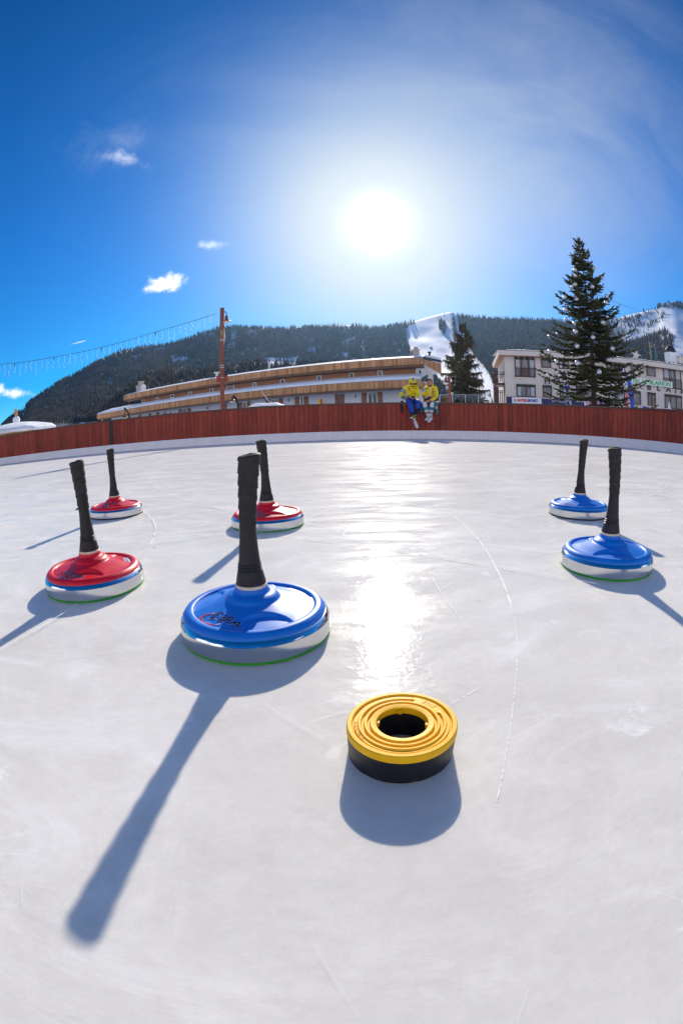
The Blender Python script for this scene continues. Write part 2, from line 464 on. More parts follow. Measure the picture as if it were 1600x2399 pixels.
# snow crumbs scraped off the ice
b = MB()
for k in range(900):
    y = 10 * rnd.random() ** 1.3 + .8; x = rnd.uniform(-1.05, 1.0) * (y + .3)
    s = rnd.uniform(.0006, .0016) * (1 + 1.2 * y) * (.6 + .8 * rnd.random() ** 3)
    if inside(Vector((x, y, 0))) :
        b.add([(x + s, y, 0.0005), (x - s * .6, y + s * .9, 0.0005), (x - s * .5, y - s, .0005), (x, y, s * .35)], [(0, 1, 3), (1, 2, 3), (2, 0, 3)])
cr = b.build('snow_crumbs', M_SNOW)
tag(cr, 'scattered white snow crumbs scraped off the rink ice', 'snow', kind='stuff')

# fence
FH = 0.948
def board_mat():
    m = bpy.data.materials.new('fence_stain'); m.use_nodes = True
    t = m.node_tree; bb = t.nodes['Principled BSDF']
    at_ = t.nodes.new('ShaderNodeAttribute'); at_.attribute_name = 'tone'
    tc = t.nodes.new('ShaderNodeTexCoord'); mp = t.nodes.new('ShaderNodeMapping'); mp.inputs['Scale'].default_value = (18, 18, 2.2)
    n = t.nodes.new('ShaderNodeTexNoise'); n.inputs['Scale'].default_value = 1.6; n.inputs['Detail'].default_value = 7; n.inputs['Roughness'].default_value = .65
    t.links.new(tc.outputs['Object'], mp.inputs[0]); t.links.new(mp.outputs[0], n.inputs['Vector'])
    mx = t.nodes.new('ShaderNodeMix'); mx.data_type = 'RGBA'; t.links.new(at_.outputs['Fac'], mx.inputs['Factor'])
    mx.inputs['A'].default_value = (.24, .040, .025, 1); mx.inputs['B'].default_value = (.39, .064, .036, 1)
    mr = t.nodes.new('ShaderNodeMapRange'); mr.inputs['From Min'].default_value = .3; mr.inputs['From Max'].default_value = .72; mr.inputs['To Min'].default_value = .55; mr.inputs['To Max'].default_value = 1.2
    t.links.new(n.outputs['Fac'], mr.inputs['Value'])
    sc_ = t.nodes.new('ShaderNodeVectorMath'); sc_.operation = 'SCALE'; t.links.new(mx.outputs['Result'], sc_.inputs[0]); t.links.new(mr.outputs[0], sc_.inputs['Scale'])
    # worn, greyed foot of the boards
    t.links.new(sc_.outputs[0], bb.inputs['Base Color']); bb.inputs['Roughness'].default_value = .62; bb.inputs['Specular IOR Level'].default_value = .3
    return m
M_BOARD = board_mat()
M_CAP = mat('cap_stain', (.085, .035, .028), .38, var=.25, vscale=6, stretch=(1, 1, 1))
M_POST = mat('post_stain', (.035, .022, .02), .6, var=.2)
M_KICK = mat('kick_plastic', (.80, .79, .82), .5, var=.05, vscale=5)
M_BOLT = mat('bolt_steel', (.06, .06, .07), .5)
fence = empty('rink_fence', (0, 11.7, 0)); tag(fence, 'long red brown timber fence round the rink with white kick boards', 'fence')
off = Vector((0, 11.7, 0))
b = MB(); tones = []
post_i = min(range(NL), key=lambda i: (LOOP[i] - on_plane(257, 1020, Vector((0, 11.87, 0)), Vector((0, 1, 0))).xy.to_3d()).length)
for i in range(NL):
    if i == post_i: continue
    a, c = LOOP[i], LOOP[(i + 1) % NL]; t = (c - a).normalized(); n = inward(i)
    g = .0035; p0 = a + t * g; p1 = c - t * g; dz = rnd.uniform(-.002, .002); dn = rnd.uniform(-.002, .002)
    p0 = p0 + n * dn - off; p1 = p1 + n * dn - off
    z0, z1 = .16, FH - .045 + dz
    q = [p0 + Vector((0, 0, z0)), p1 + Vector((0, 0, z0)), p1 + Vector((0, 0, z1)), p0 + Vector((0, 0, z1))]
    b.quadbox(*q, -n, .028)
    tn = min(1, max(0, rnd.gauss(.5, .24))); tones += [tn] * 6
bo = b.build('board_panel', M_BOARD, fence)
at_ = bo.data.attributes.new('tone', 'FLOAT', 'FACE'); at_.data.foreach_set('value', tones)
bm = bmesh.new(); bm.from_mesh(bo.data); bmesh.ops.recalc_face_normals(bm, faces=bm.faces); bm.to_mesh(bo.data); bm.free()
# backing rail seen through the gaps
b = MB()
for z0, z1 in ((.0, FH - .046),):
    for i in range(0, NL):
        a, c = LOOP[i], LOOP[(i + 1) % NL]; n = inward(i); n2 = inward((i + 1) % NL)
        q0, q1 = a - n * .030 - off, c - n2 * .030 - off
        b.quadbox(q0 + Vector((0, 0, z0)), q1 + Vector((0, 0, z0)), q1 + Vector((0, 0, z1)), q0 + Vector((0, 0, z1)), -n, .04)

def sweep_rect(b, n0, n1, z0, z1):
    k = len(b.v); 
    for i in range(NL):
        n = inward(i); p = LOOP[i] - off
        b.v += [tuple(p + n * n0 + Vector((0, 0, z0))), tuple(p + n * n1 + Vector((0, 0, z0))), tuple(p + n * n1 + Vector((0, 0, z1))), tuple(p + n * n0 + Vector((0, 0, z1)))]
    for i in range(NL):
        j = (i + 1) % NL
        for s in range(4):
            u = (s + 1) % 4; b.f.append([k + i * 4 + s, k + j * 4 + s, k + j * 4 + u, k + i * 4 + u]); b.m.append(0); b.sm.append(False)
sweep_rect(b, -.085, .03, FH - .044, FH)
b.build('cap_rail', M_CAP, fence, auto=R(40))
p = LOOP[post_i]; n = inward(post_i); ang = math.atan2(n.y, n.x) + math.pi / 2
MB().box(p + (LOOP[post_i + 1] - p) * .5 - off + n * -.005 + Vector((0, 0, FH / 2 - .03)), (.124, .03, FH - .07), ang).build('post', M_POST, fence)
step = 15
for i in range(0, NL, step):
    b = MB(); idx = [(i + k) % NL for k in range(min(step, NL - i) + 1)]
    k0 = len(b.v)
    for q, j in enumerate(idx):
        n = inward(j); p = LOOP[j] - off; p1 = LOOP[(j + 1) % NL]; t = (p1 - LOOP[j]).normalized()
        if q == 0: p = p + t * .0015
        if q == len(idx) - 1: p = p - t * .0015
        b.v += [tuple(p + n * .004 + Vector((0, 0, .0))), tuple(p + n * .026 + Vector((0, 0, .0))), tuple(p + n * .026 + Vector((0, 0, .203))), tuple(p + n * .018 + Vector((0, 0, .212))), tuple(p + n * .004 + Vector((0, 0, .212)))]
    for q in range(len(idx) - 1):
        for s in range(5):
            u = (s + 1) % 5; b.f.append([k0 + q * 5 + s, k0 + (q + 1) * 5 + s, k0 + (q + 1) * 5 + u, k0 + q * 5 + u]); b.m.append(0); b.sm.append(False)
    b.f.append([k0 + s for s in range(5)]); b.f.append([k0 + (len(idx) - 1) * 5 + s for s in range(5)]); b.m += [0, 0]; b.sm += [False, False]
    b.mi = 1
    for q in (1, 5, 10, 14):
        if q >= len(idx): continue
        j = idx[q]; n = inward(j); p = LOOP[j] - off + n * .0262; t = Vector((n.y, -n.x, 0))
        for z in (.030, .182):
            c = p + Vector((0, 0, z)); r_ = .0075
            b.add([c + r_ * (math.cos(a) * t + Vector((0, 0, math.sin(a)))) + n * .0012 for a in [k * math.pi / 3 for k in range(6)]], [tuple(range(6))])
    b.build('kick_panel', [M_KICK, M_BOLT], fence)
# ------------------------------------------------------------------ ice stocks
def cap_material(name, c1, c2):
    m = mat(name, c1, .44, spec=.5, var=.10, vscale=24, bump=.28, bscale=1300, rvar=.10)
    # frost dust and fine scuffs from handling
    t = m.node_tree; bb = t.nodes['Principled BSDF']; src = bb.inputs['Base Color'].links[0].from_socket
    tc = t.nodes.new('ShaderNodeTexCoord'); n = t.nodes.new('ShaderNodeTexNoise'); n.inputs['Scale'].default_value = 38; n.inputs['Detail'].default_value = 9; n.inputs['Roughness'].default_value = .75
    mp = t.nodes.new('ShaderNodeMapping'); mp.inputs['Scale'].default_value = (1, 2.6, 1); mp.inputs['Rotation'].default_value = (0, 0, .6)
    t.links.new(tc.outputs['Object'], mp.inputs[0]); t.links.new(mp.outputs[0], n.inputs['Vector'])
    mr = t.nodes.new('ShaderNodeMapRange'); mr.inputs['From Min'].default_value = .58; mr.inputs['From Max'].default_value = .74; mr.inputs['To Max'].default_value = .20
    t.links.new(n.outputs['Fac'], mr.inputs['Value'])
    mx = t.nodes.new('ShaderNodeMix'); mx.data_type = 'RGBA'; t.links.new(mr.outputs[0], mx.inputs['Factor']); t.links.new(src, mx.inputs['A']); mx.inputs['B'].default_value = (.62, .64, .68, 1)
    t.links.new(mx.outputs['Result'], bb.inputs['Base Color'])
    return m
M_BLUE = cap_material('blue_plastic', (.001, .175, .68), None)
M_RED = cap_material('red_plastic', (.70, .006, .024), None)
def steel():
    m = bpy.data.materials.new('turned_steel'); m.use_nodes = True
    t = m.node_tree; b = t.nodes['Principled BSDF']
    b.inputs['Metallic'].default_value = 1; b.inputs['Base Color'].default_value = (.60, .61, .63, 1); b.inputs['Roughness'].default_value = .25
    tc = t.nodes.new('ShaderNodeTexCoord'); mp = t.nodes.new('ShaderNodeMapping'); mp.inputs['Scale'].default_value = (1, 1, 60)
    n = t.nodes.new('ShaderNodeTexNoise'); n.inputs['Scale'].default_value = 20; n.inputs['Detail'].default_value = 5
    t.links.new(tc.outputs['Object'], mp.inputs[0]); t.links.new(mp.outputs[0], n.inputs['Vector'])
    mr = t.nodes.new('ShaderNodeMapRange'); mr.inputs['To Min'].default_value = .10; mr.inputs['To Max'].default_value = .26
    t.links.new(n.outputs['Fac'], mr.inputs['Value']); t.links.new(mr.outputs[0], b.inputs['Roughness'])
    b.inputs['Anisotropic'].default_value = .5
    return m
M_STEEL = steel()
M_CHROME = mat('polished_steel', (.82, .83, .85), .07, metal=1)
M_GREEN = mat('green_sole', (.03, .36, .02), .5)
M_SOLE = mat('black_sole', (.012, .012, .014), .5)
M_RUBBER = mat('black_rubber', (.018, .018, .02), .5, spec=.4, var=.2, vscale=60, bump=.25, bscale=300)
M_TAPE = mat('grip_tape', (.026, .024, .024), .62, spec=.35, var=.25, vscale=50, bump=.35, bscale=260)
M_WOOD = mat('pale_beech', (.72, .60, .45), .5, var=.12, vscale=60)
M_LOGO_D = mat('logo_navy', (.01, .014, .06), .4)
M_LOGO_W = mat('logo_white', (.75, .78, .82), .4)
M_LOGO_R = mat('logo_red', (.55, .01, .03), .4)
M_STICK = mat('sticker', (.70, .74, .76), .35)

DP = [(.107, .0488), (.100, .0505), (.085, .0545), (.070, .0582), (.058, .0615), (.0485, .0645)]
def base_z(r):
    P = DP
    if r >= P[0][0]: return P[0][1]
    for (r0, z0), (r1, z1) in zip(P, P[1:]):
        if r >= r1: return z0 + (z1 - z0) * (r0 - r) / (r0 - r1)
    return P[-1][1]
def petal(r, th):
    """three flat facets pressed into the dome"""
    d = 0.0
    for k in range(3):
        a = math.atan2(math.sin(th - k * 2.0944), math.cos(th - k * 2.0944))
        x = r * math.cos(a) - .112; y = r * math.sin(a)
        q = math.hypot(x / .050, y / .057)
        if q < 1.0: d = max(d, min(1, (1 - q) / .11))
    return d * d * (3 - 2 * d)
def cap_z(r, th):
    z = base_z(r)
    p = petal(r, th)
    if p > 0: z = z * (1 - p) + p * (.0472 + (.107 - r) * .125)
    return z
def on_dome(vs, cx, cy, rot, lift):
    o = []
    for v in vs:
        x = v.x * math.cos(rot) - v.y * math.sin(rot) + cx; y = v.x * math.sin(rot) + v.y * math.cos(rot) + cy
        r = math.hypot(x, y); th = math.atan2(y, x)
        o.append(Vector((x, y, max(base_z(r), cap_z(r, th)) + lift)))
    return o
def subdiv_faces(vs, fs):
    bm = bmesh.new(); V = [bm.verts.new(v) for v in vs]
    for f in fs:
        try: bm.faces.new([V[i] for i in f])
        except ValueError: pass
    bmesh.ops.triangulate(bm, faces=bm.faces)
    bmesh.ops.subdivide_edges(bm, edges=[e for e in bm.edges if e.calc_length() > .006], cuts=1)
    bmesh.ops.triangulate(bm, faces=bm.faces)
    bm.verts.index_update()
    r_ = [v.co.copy() for v in bm.verts], [[v.index for v in f.verts] for f in bm.faces]
    bm.free(); return r_
def make_stock(kind, sole, logo_at, petal0, loc, lean=(0, 0), tail=0.0, swoosh='red', bend=(0, 0), sticker_a=None):
    """kind: 'blue' or 'red'. logo_at: local position of the logo. petal0: turn of the dome"""
    root = empty('ice_stock', loc)
    cm = M_BLUE if kind == 'blue' else M_RED
    MB().lathe([(0, .0003), (.1325, .0003), (.1332, .0012), (.1332, .0048), (.128, .0052), (0, .0052)], 96).build('running_sole', sole, root, auto=R(35))
    MB().lathe([(.10, .0054), (.1335, .0054), (.1345, .0064), (.1345, .0315), (.1338, .0326)], 128).build('steel_ring', M_STEEL, root, auto=R(28))
    b = MB(); b.lathe([(.13385, .0327), (.1328, .0345), (.1292, .0397), (.1275, .0404), (.122, .0404)], 128)
    ch = b.build('ring_chamfer', M_CHROME, root, auto=R(35))
    # cap as a polar grid
    prof = [(.1268, .0395), (.1272, .0412), (.1262, .0440), (.1225, .0482), (.1192, .0508), (.1172, .0516), (.1125, .0518), (.1095, .0516), (.1080, .0506), (.1070, .0490)]
    b = MB(); NA = 240; rows = []
    for r, z in prof:
        rows.append([(r, z, i) for i in range(NA)])
    rr = .1055
    while rr > .0485:
        rows.append([(rr, None, i) for i in range(NA)]); rr -= .00165
    for r, z in [(.0480, .0655), (.0468, .0672), (.0458, .0690), (.0440, .0712), (.0400, .0742), (.0362, .0757), (.0335, .0765), (.0318, .0778), (.0302, .0800), (.0290, .0840), (.0288, .0862), (.027, .0862)]:
        rows.append([(r, z, i) for i in range(NA)])
    vs = []
    for row in rows:
        for r, z, i in row:
            th = 2 * math.pi * i / NA
            vs.append((r * math.cos(th), r * math.sin(th), cap_z(r, th - petal0) if z is None else z))
    fs = []
    for a in range(len(rows) - 1):
        for i in range(NA):
            j = (i + 1) % NA; fs.append((a * NA + i, a * NA + j, (a + 1) * NA + j, (a + 1) * NA + i))
    b.add(vs, fs); cap = b.build('cap', cm, root, auto=R(38))
    # logo lying on the cap
    lx, ly = logo_at; rot = math.atan2(ly, lx) + math.pi / 2
    def dome(vs, lift):
        o = []
        for v in vs:
            x = v.x * math.cos(rot) - v.y * math.sin(rot) + lx; y = v.x * math.sin(rot) + v.y * math.cos(rot) + ly
            r = math.hypot(x, y); th = math.atan2(y, x)
            o.append(Vector((x, y, cap_z(r, th - petal0) + lift)))
        return o
    lg = MB()
    for txt, size, dx, dy, offs, lift, mi, shear in (('E', .030, -.016, .006, .0007, .0006, 1, .25), ('BRA', .0235, .0165, .004, .0006, .0006, 1, .25), ('E', .030, -.016, .006, .0002, .0010, 0, .25), ('BRA', .0235, .0165, .004, .0002, .0010, 0, .25), ('evolution', .0062, -.017, -.0140, .0, .0008, 1, .1)):
        v, f = text_mesh(txt, size, offs, shear, 0, 1.0, 3)
        v = [Vector((p.x + dx, p.y + dy, 0)) for p in v]
        v, f = subdiv_faces(v, f)
        lg.mi = mi; lg.add(dome(v, lift), f)
    def crescent(k0, k1, ro, ri, cx, cy, lift, mi, wide=0.0):
        n = 28; A = []; B = []
        for i in range(n + 1):
            t = i / n; a = k0 + (k1 - k0) * t; e = math.sin(math.pi * min(1, t * 1.05 + .02)) ** .7
            A.append(Vector((cx + (ro + wide) * math.cos(a), cy + (ro * .62 + wide) * math.sin(a), 0))); q = (ro - ri) * e + wide
            B.append(Vector((cx + (ro - q) * math.cos(a), cy + (ro * .62 - q * .9) * math.sin(a), 0)))
        lg.mi = mi; lg.add(dome(A + B, lift), [(i, i + 1, n + 2 + i, n + 1 + i) for i in range(n)])
    crescent(1.75, 6.1, .0245, .0195, -.016, -.004, .0007, 1, .0008)
    crescent(1.75, 6.1, .0245, .0195, -.016, -.004, .0011, 2 if swoosh == 'red' else 0)
    lo = lg.build('logo', [M_LOGO_D, M_LOGO_W, M_LOGO_R], root)
    if sticker_a is not None:
        st = MB(); n = 10; A = []
        for i in range(n + 1):
            a = sticker_a - .25 + .50 * i / n
            for r in (.090, .1035):
                A.append(Vector((r * math.cos(a), r * math.sin(a), cap_z(r, a - petal0) + .0006)))
        st.add(A, [(2 * i, 2 * i + 1, 2 * i + 3, 2 * i + 2) for i in range(n)])
        so = st.build('sticker', M_STICK, root)
        v, f = text_mesh('HOBBY 2000', .0066, .0001); L = MB(); P = []
        for p in v:
            a = sticker_a + p.x / .097; r = .097 - p.y          # read from the middle of the dome outwards
            P.append(Vector((r * math.cos(a), r * math.sin(a), cap_z(r, a - petal0) + .0011)))
        L.add(P, f); L.build('lettering', M_LOGO_D, so)
    # collar, handle
    MB().lathe([(.020, .0855), (.0282, .0855), (.0284, .0868), (.0284, .0908), (.0276, .0916), (.02, .0916)], 48).build('wood_collar', M_WOOD, root, auto=R(35))
    def lx_(z):
        t = max(0, (z - .09) / .22); return Vector((lean[0] * t + bend[0] * t * t, lean[1] * t + bend[1] * t * t, 0))
    def bent(prof, n=40, tw=None):
        bb = MB(); vs = []
        for r, z in prof:
            for i in range(n):
                th = 2 * math.pi * i / n; vs.append(lx_(z) + Vector((r * math.cos(th), r * math.sin(th), z)))
        fs = [(a * n + i, a * n + (i + 1) % n, (a + 1) * n + (i + 1) % n, (a + 1) * n + i) for a in range(len(prof) - 1) for i in range(n)]
        fs.append(tuple(range((len(prof) - 1) * n, len(prof) * n)))
        return bb.add(vs, fs)
    h = bent([(.0262, .0918), (.0265, .0930), (.0240, .1050), (.0222, .1130), (.0216, .1160), (.0200, .1172), (.0200, .1185), (.0212, .1196), (.0212, .1216), (.0196, .1228), (.0196, .1240), (.0206, .1250), (.0205, .1268), (.0192, .1280), (.0180, .1370), (.0165, .1530), (.0150, .1700), (.0142, .1850), (.0139, .1960), (.0135, .2000), (.0135, .3000)]).build('handle', M_RUBBER, root, auto=R(35))
    # tape wound up the grip: each turn overlaps the one below
    prof = []
    zt = [.1925 + .0195 * k for k in range(7)]
    def rt(z): 
        t = (z - .19) / .12; return .0148 + .0030 * t + .0028 * max(0, t - .35) ** 1.3
    bb = MB(); n = 40; vs = []; rows = 0
    zz = .1925
    while zz < .3075:
        for i in range(n):
            th = 2 * math.pi * i / n
            ph = ((zz - .1925) / .0200 - (th / (2 * math.pi)) * 1.0 + 10) % 1.0    # helical seam
            r = rt(zz) + .0017 * (1 - ph) ** 1.5 - .0007 + .00025 * math.sin(zz * 900 + 3 * th)
            zq = zz + .0022 * math.sin(th + 1)
            vs.append(lx_(zz) + Vector((r * math.cos(th), r * math.sin(th), zq)))
        rows += 1; zz += .0016
    for r, dz in ((.0196, .0000), (.0186, .0022), (.0150, .0034), (.0001, .0036)):
        for i in range(n):
            th = 2 * math.pi * i / n; vs.append(lx_(.308) + Vector((r * math.cos(th), r * math.sin(th), .3075 + dz + .0022 * math.sin(th + 1))))
        rows += 1
    bb.add(vs, [(a * n + i, a * n + (i + 1) % n, (a + 1) * n + (i + 1) % n, (a + 1) * n + i) for a in range(rows - 1) for i in range(n)])
    tp = bb.build('grip_tape', M_TAPE, h, auto=R(50))
    if tail:
        q = lx_(.193) + Vector((.0142 * math.cos(tail), .0142 * math.sin(tail), .193))
        e = Vector((math.cos(tail), math.sin(tail), -.15))
        MB().quadbox(q, q + e * .010 + Vector((0, 0, -.001)), q + e * .010 + Vector((0, 0, .001)), q + Vector((0, 0, .006)), Vector((-e.y, e.x, 0)), .0008).build('tape_end', M_TAPE, h)
    return root
GB, GR = 'blue capped ice stocks', 'red capped ice stocks'
F_ = Vector((-.157, .7247, 0))
def local_logo(px, py, c, z=.054):
    p = on_ground(px, py, z); return (p.x - c[0], p.y - c[1])
stocks = [
    ('blue', M_GREEN, (-.1590, .7235, 0), (515, 1452), 2.95, (-0.0017, -0.0004), 0, 'red', (0.0124, 0.0027), .75, 'large blue ice stock with black taped handle beside the yellow ring, closest of all', GB),
    ('red', M_GREEN, (-.6228, .9382, 0), (165, 1346), 2.95, (0.0052, 0.0035), 3.35, 'dark', (-0.0123, -0.0081), .62, 'red ice stock at the left with a loose tape end on its handle', GR),
    ('red', M_GREEN, (-.2721, 1.6057, 0), (612, 1206), 2.95, (0.0031, 0.0005), 0, 'dark', (-0.0143, -0.0024), None, 'red ice stock standing partly behind the handle of the large blue one', GR),
    ('red', M_SOLE, (-1.0634, 1.8912, 0), (262, 1184), 2.95, (-0.0043, -0.0025), 0, 'dark', (0.0010, 0.0006), None, 'small red ice stock with a black sole, behind the one with loose tape', GR),
    ('blue', M_GREEN, (.6986, .9778, 0), None, 2.1, (0.0076, -0.0055), 0, 'red', (-0.0097, 0.0070), None, 'blue ice stock with a green sole at the right, without a visible logo', GB),
    ('blue', M_SOLE, (.9861, 1.6384, 0), (1330, 1181), 2.5, (-0.0002, 0.0001), 0, 'red', (0.0103, -0.0062), .1, 'small distant blue ice stock with a black sole, behind another blue one', GB)]
for kind, sole, c, lg, p0, lean, tail, sw, bend, sa, label, g in stocks:
    la = local_logo(lg[0], lg[1], c) if lg else (.03, .078)
    o = make_stock(kind, sole, la, p0, c, lean, tail, sw, bend, sa)
    tag(o, label, 'ice stock', g)

# ------------------------------------------------------------------ yellow target ring
M_YEL = mat('yellow_rubber', (.92, .51, .008), .5, spec=.25, var=.06, vscale=50, bump=.15, bscale=400)
M_BLK = mat('black_ring_rubber', (.012, .012, .015), .42, spec=.4, var=.3, vscale=40, bump=.2, bscale=200)
rc = Vector((.0602, .3915, 0))
ring = empty('target_ring', rc); tag(ring, 'yellow and black rubber target ring with a round hole, lying on the ice', 'target ring')
MB().lathe([(.0285, .0002), (.0578, .0002), (.0592, .0015), (.0604, .032), (.0604, .0332), (.0285, .0332), (.0285, .0002)], 96).build('black_base', M_BLK, ring, auto=R(35))
ZT = .0430
b = MB(); NA = 144
def spiral_prof(th):
    P = [(.0285, .0333), (.0285, ZT - .0010), (.0333, ZT), (.0345, ZT), (.0352, ZT - .0006), (.0358, ZT - .0030), (.0376, ZT - .0030), (.0382, ZT - .0006), (.0388, ZT - .0001), (.0412, ZT - .0001), (.0418, ZT - .0006)]
    gap = .30 < th < 1.15
    if gap: P += [(.0424, ZT - .0010), (.0442, ZT - .0010), (.0448, ZT - .0010), (.0455, ZT - .0010), (.0478, ZT - .0010), (.0484, ZT - .0010)]
    else: P += [(.0424, ZT - .0028), (.0442, ZT - .0028), (.0448, ZT - .0006), (.0455, ZT), (.0478, ZT), (.0484, ZT - .0006)]
    P += [(.0490, ZT - .0012 if gap else ZT - .0016), (.0520, ZT - .0012 if gap else ZT - .0016), (.0526, ZT - .0030), (.0540, ZT - .0030), (.0546, ZT - .0005), (.0553, ZT), (.0594, ZT), (.0602, ZT - .0006), (.0607, ZT - .0020), (.0609, .0334), (.0585, .0333)]
    return P
vs = []; K = len(spiral_prof(0))
for i in range(NA):
    th = 2 * math.pi * i / NA
    for r, z in spiral_prof(th): vs.append((r * math.cos(th), r * math.sin(th), z))
b.add(vs, [(i * K + k, ((i + 1) % NA) * K + k, ((i + 1) % NA) * K + k + 1, i * K + k + 1) for i in range(NA) for k in range(K - 1)])
b.build('yellow_top', M_YEL, ring, auto=R(35))
for a in (1.55, 2.9, -.12, -1.9):
    rot = Matrix.Rotation(a, 3, 'Z')
    MB().box(rot @ Vector((.0272, 0, .037)), (.004, .0045, .005), mat=rot).build('lug', M_YEL, ring)
v, f = text_mesh('E U R', .0078, .0003, extrude=.0003); P = []
for p in v:      # raised letters, read from the far side
    a = .74 - p.x / .0485; r = .0478 - p.y; P.append((r * math.cos(a), r * math.sin(a), ZT - .0009 + p.z))
bb = MB(); bb.add(P, f); bb.build('raised_letters', M_YEL, ring)
v, f = text_mesh('38-1940-98-02-2', .0048, .0001, extrude=.0003); P = []
for p in v:
    a = 3.35 - p.x / .051; r = .0508 + p.y; P.append((r * math.cos(a), r * math.sin(a), ZT - .0014 + p.z))
bb = MB(); bb.add(P, f); bb.build('raised_number', M_YEL, ring)
# ------------------------------------------------------------------ ground, hills, forest
b = MB(); n_ = 96
vs = []; fs = []
radii = [0.0, 40, 90, 160, 400, 1500, 9000]
b.lathe([(r if r else 0, -.06) for r in radii], n_)
gr = b.build('snowy_ground', M_SNOW); tag(gr, kind='structure')
if gr.data.polygons[0].normal.z < 0: gr.data.flip_normals()

def hill_mat():
    m = bpy.data.materials.new('hill_snow'); m.use_nodes = True
    t = m.node_tree; bb = t.nodes['Principled BSDF']
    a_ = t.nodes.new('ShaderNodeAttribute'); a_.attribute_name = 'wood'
    tc = t.nodes.new('ShaderNodeTexCoord'); n = t.nodes.new('ShaderNodeTexNoise'); n.inputs['Scale'].default_value = .02; n.inputs['Detail'].default_value = 8
    t.links.new(tc.outputs['Object'], n.inputs['Vector'])
    s_ = t.nodes.new('ShaderNodeMix'); s_.data_type = 'RGBA'; t.links.new(n.outputs['Fac'], s_.inputs['Factor']); s_.inputs['A'].default_value = (.82, .84, .88, 1); s_.inputs['B'].default_value = (.90, .91, .93, 1)
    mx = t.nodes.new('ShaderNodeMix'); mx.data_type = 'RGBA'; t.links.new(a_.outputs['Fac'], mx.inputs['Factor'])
    t.links.new(s_.outputs['Result'], mx.inputs['A']); mx.inputs['B'].default_value = (.075, .07, .07, 1)      # shade under the trees put into the colour, with needle litter
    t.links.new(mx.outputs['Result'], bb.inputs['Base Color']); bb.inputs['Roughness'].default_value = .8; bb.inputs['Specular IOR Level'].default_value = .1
    return m
M_HILL = hill_mat()
def azs(px, py):
    d = ray(px, py); return math.atan2(d.x, d.y), d.z / math.hypot(d.x, d.y)
SKY1 = [(0, 1000), (7, 990), (21, 976), (53, 955), (71, 934), (107, 909), (143, 885), (179, 868), (214, 848), (250, 830), (286, 815), (321, 809), (357, 803), (393, 799), (429, 789), (464, 778), (500, 764), (525, 761), (553, 757), (589, 759), (643, 761), (678, 764), (714, 764), (786, 759), (857, 760), (893, 761), (921, 754), (950, 749), (966, 754), (985, 748), (1010, 741), (1043, 733), (1067, 729), (1094, 735), (1183, 740), (1290, 743), (1400, 752), (1428, 749), (1468, 738), (1504, 729), (1537, 724), (1545, 715), (1572, 708), (1597, 715)]
def skyline(pts, drop):
    A = [azs(*p) for p in pts]
    xs = np.array([R(-88)] + [A[0][0] - .12] + [a for a, s in A] + [A[-1][0] + .1, A[-1][0] + .4, R(88)])
    ys = np.array([.03] + [max(.03, A[0][1] - .03)] + [s for a, s in A] + [A[-1][1] - .01, .22, .12])
    return lambda az: np.maximum(.01, np.interp(az, xs, ys) - drop(np.asarray(az)))
def vnoise(x, y, seed=0):
    """cheap value noise, vectorised"""
    xi = np.floor(x).astype(int); yi = np.floor(y).astype(int); xf = x - xi; yf = y - yi
    h = lambda a, c: np.modf(np.sin(a * 127.1 + c * 311.7 + seed * 17.3) * 43758.5453)[0] % 1.0
    u = xf * xf * (3 - 2 * xf); v = yf * yf * (3 - 2 * yf)
    return (h(xi, yi) * (1 - u) + h(xi + 1, yi) * u) * (1 - v) + (h(xi, yi + 1) * (1 - u) + h(xi + 1, yi + 1) * u) * v
def fbm(x, y, seed=0, o=4):
    s = 0; a = .5; t = 0
    for k in range(o): s = s + a * vnoise(x * 2 ** k, y * 2 ** k, seed + k); t += a; a *= .5
    return s / t
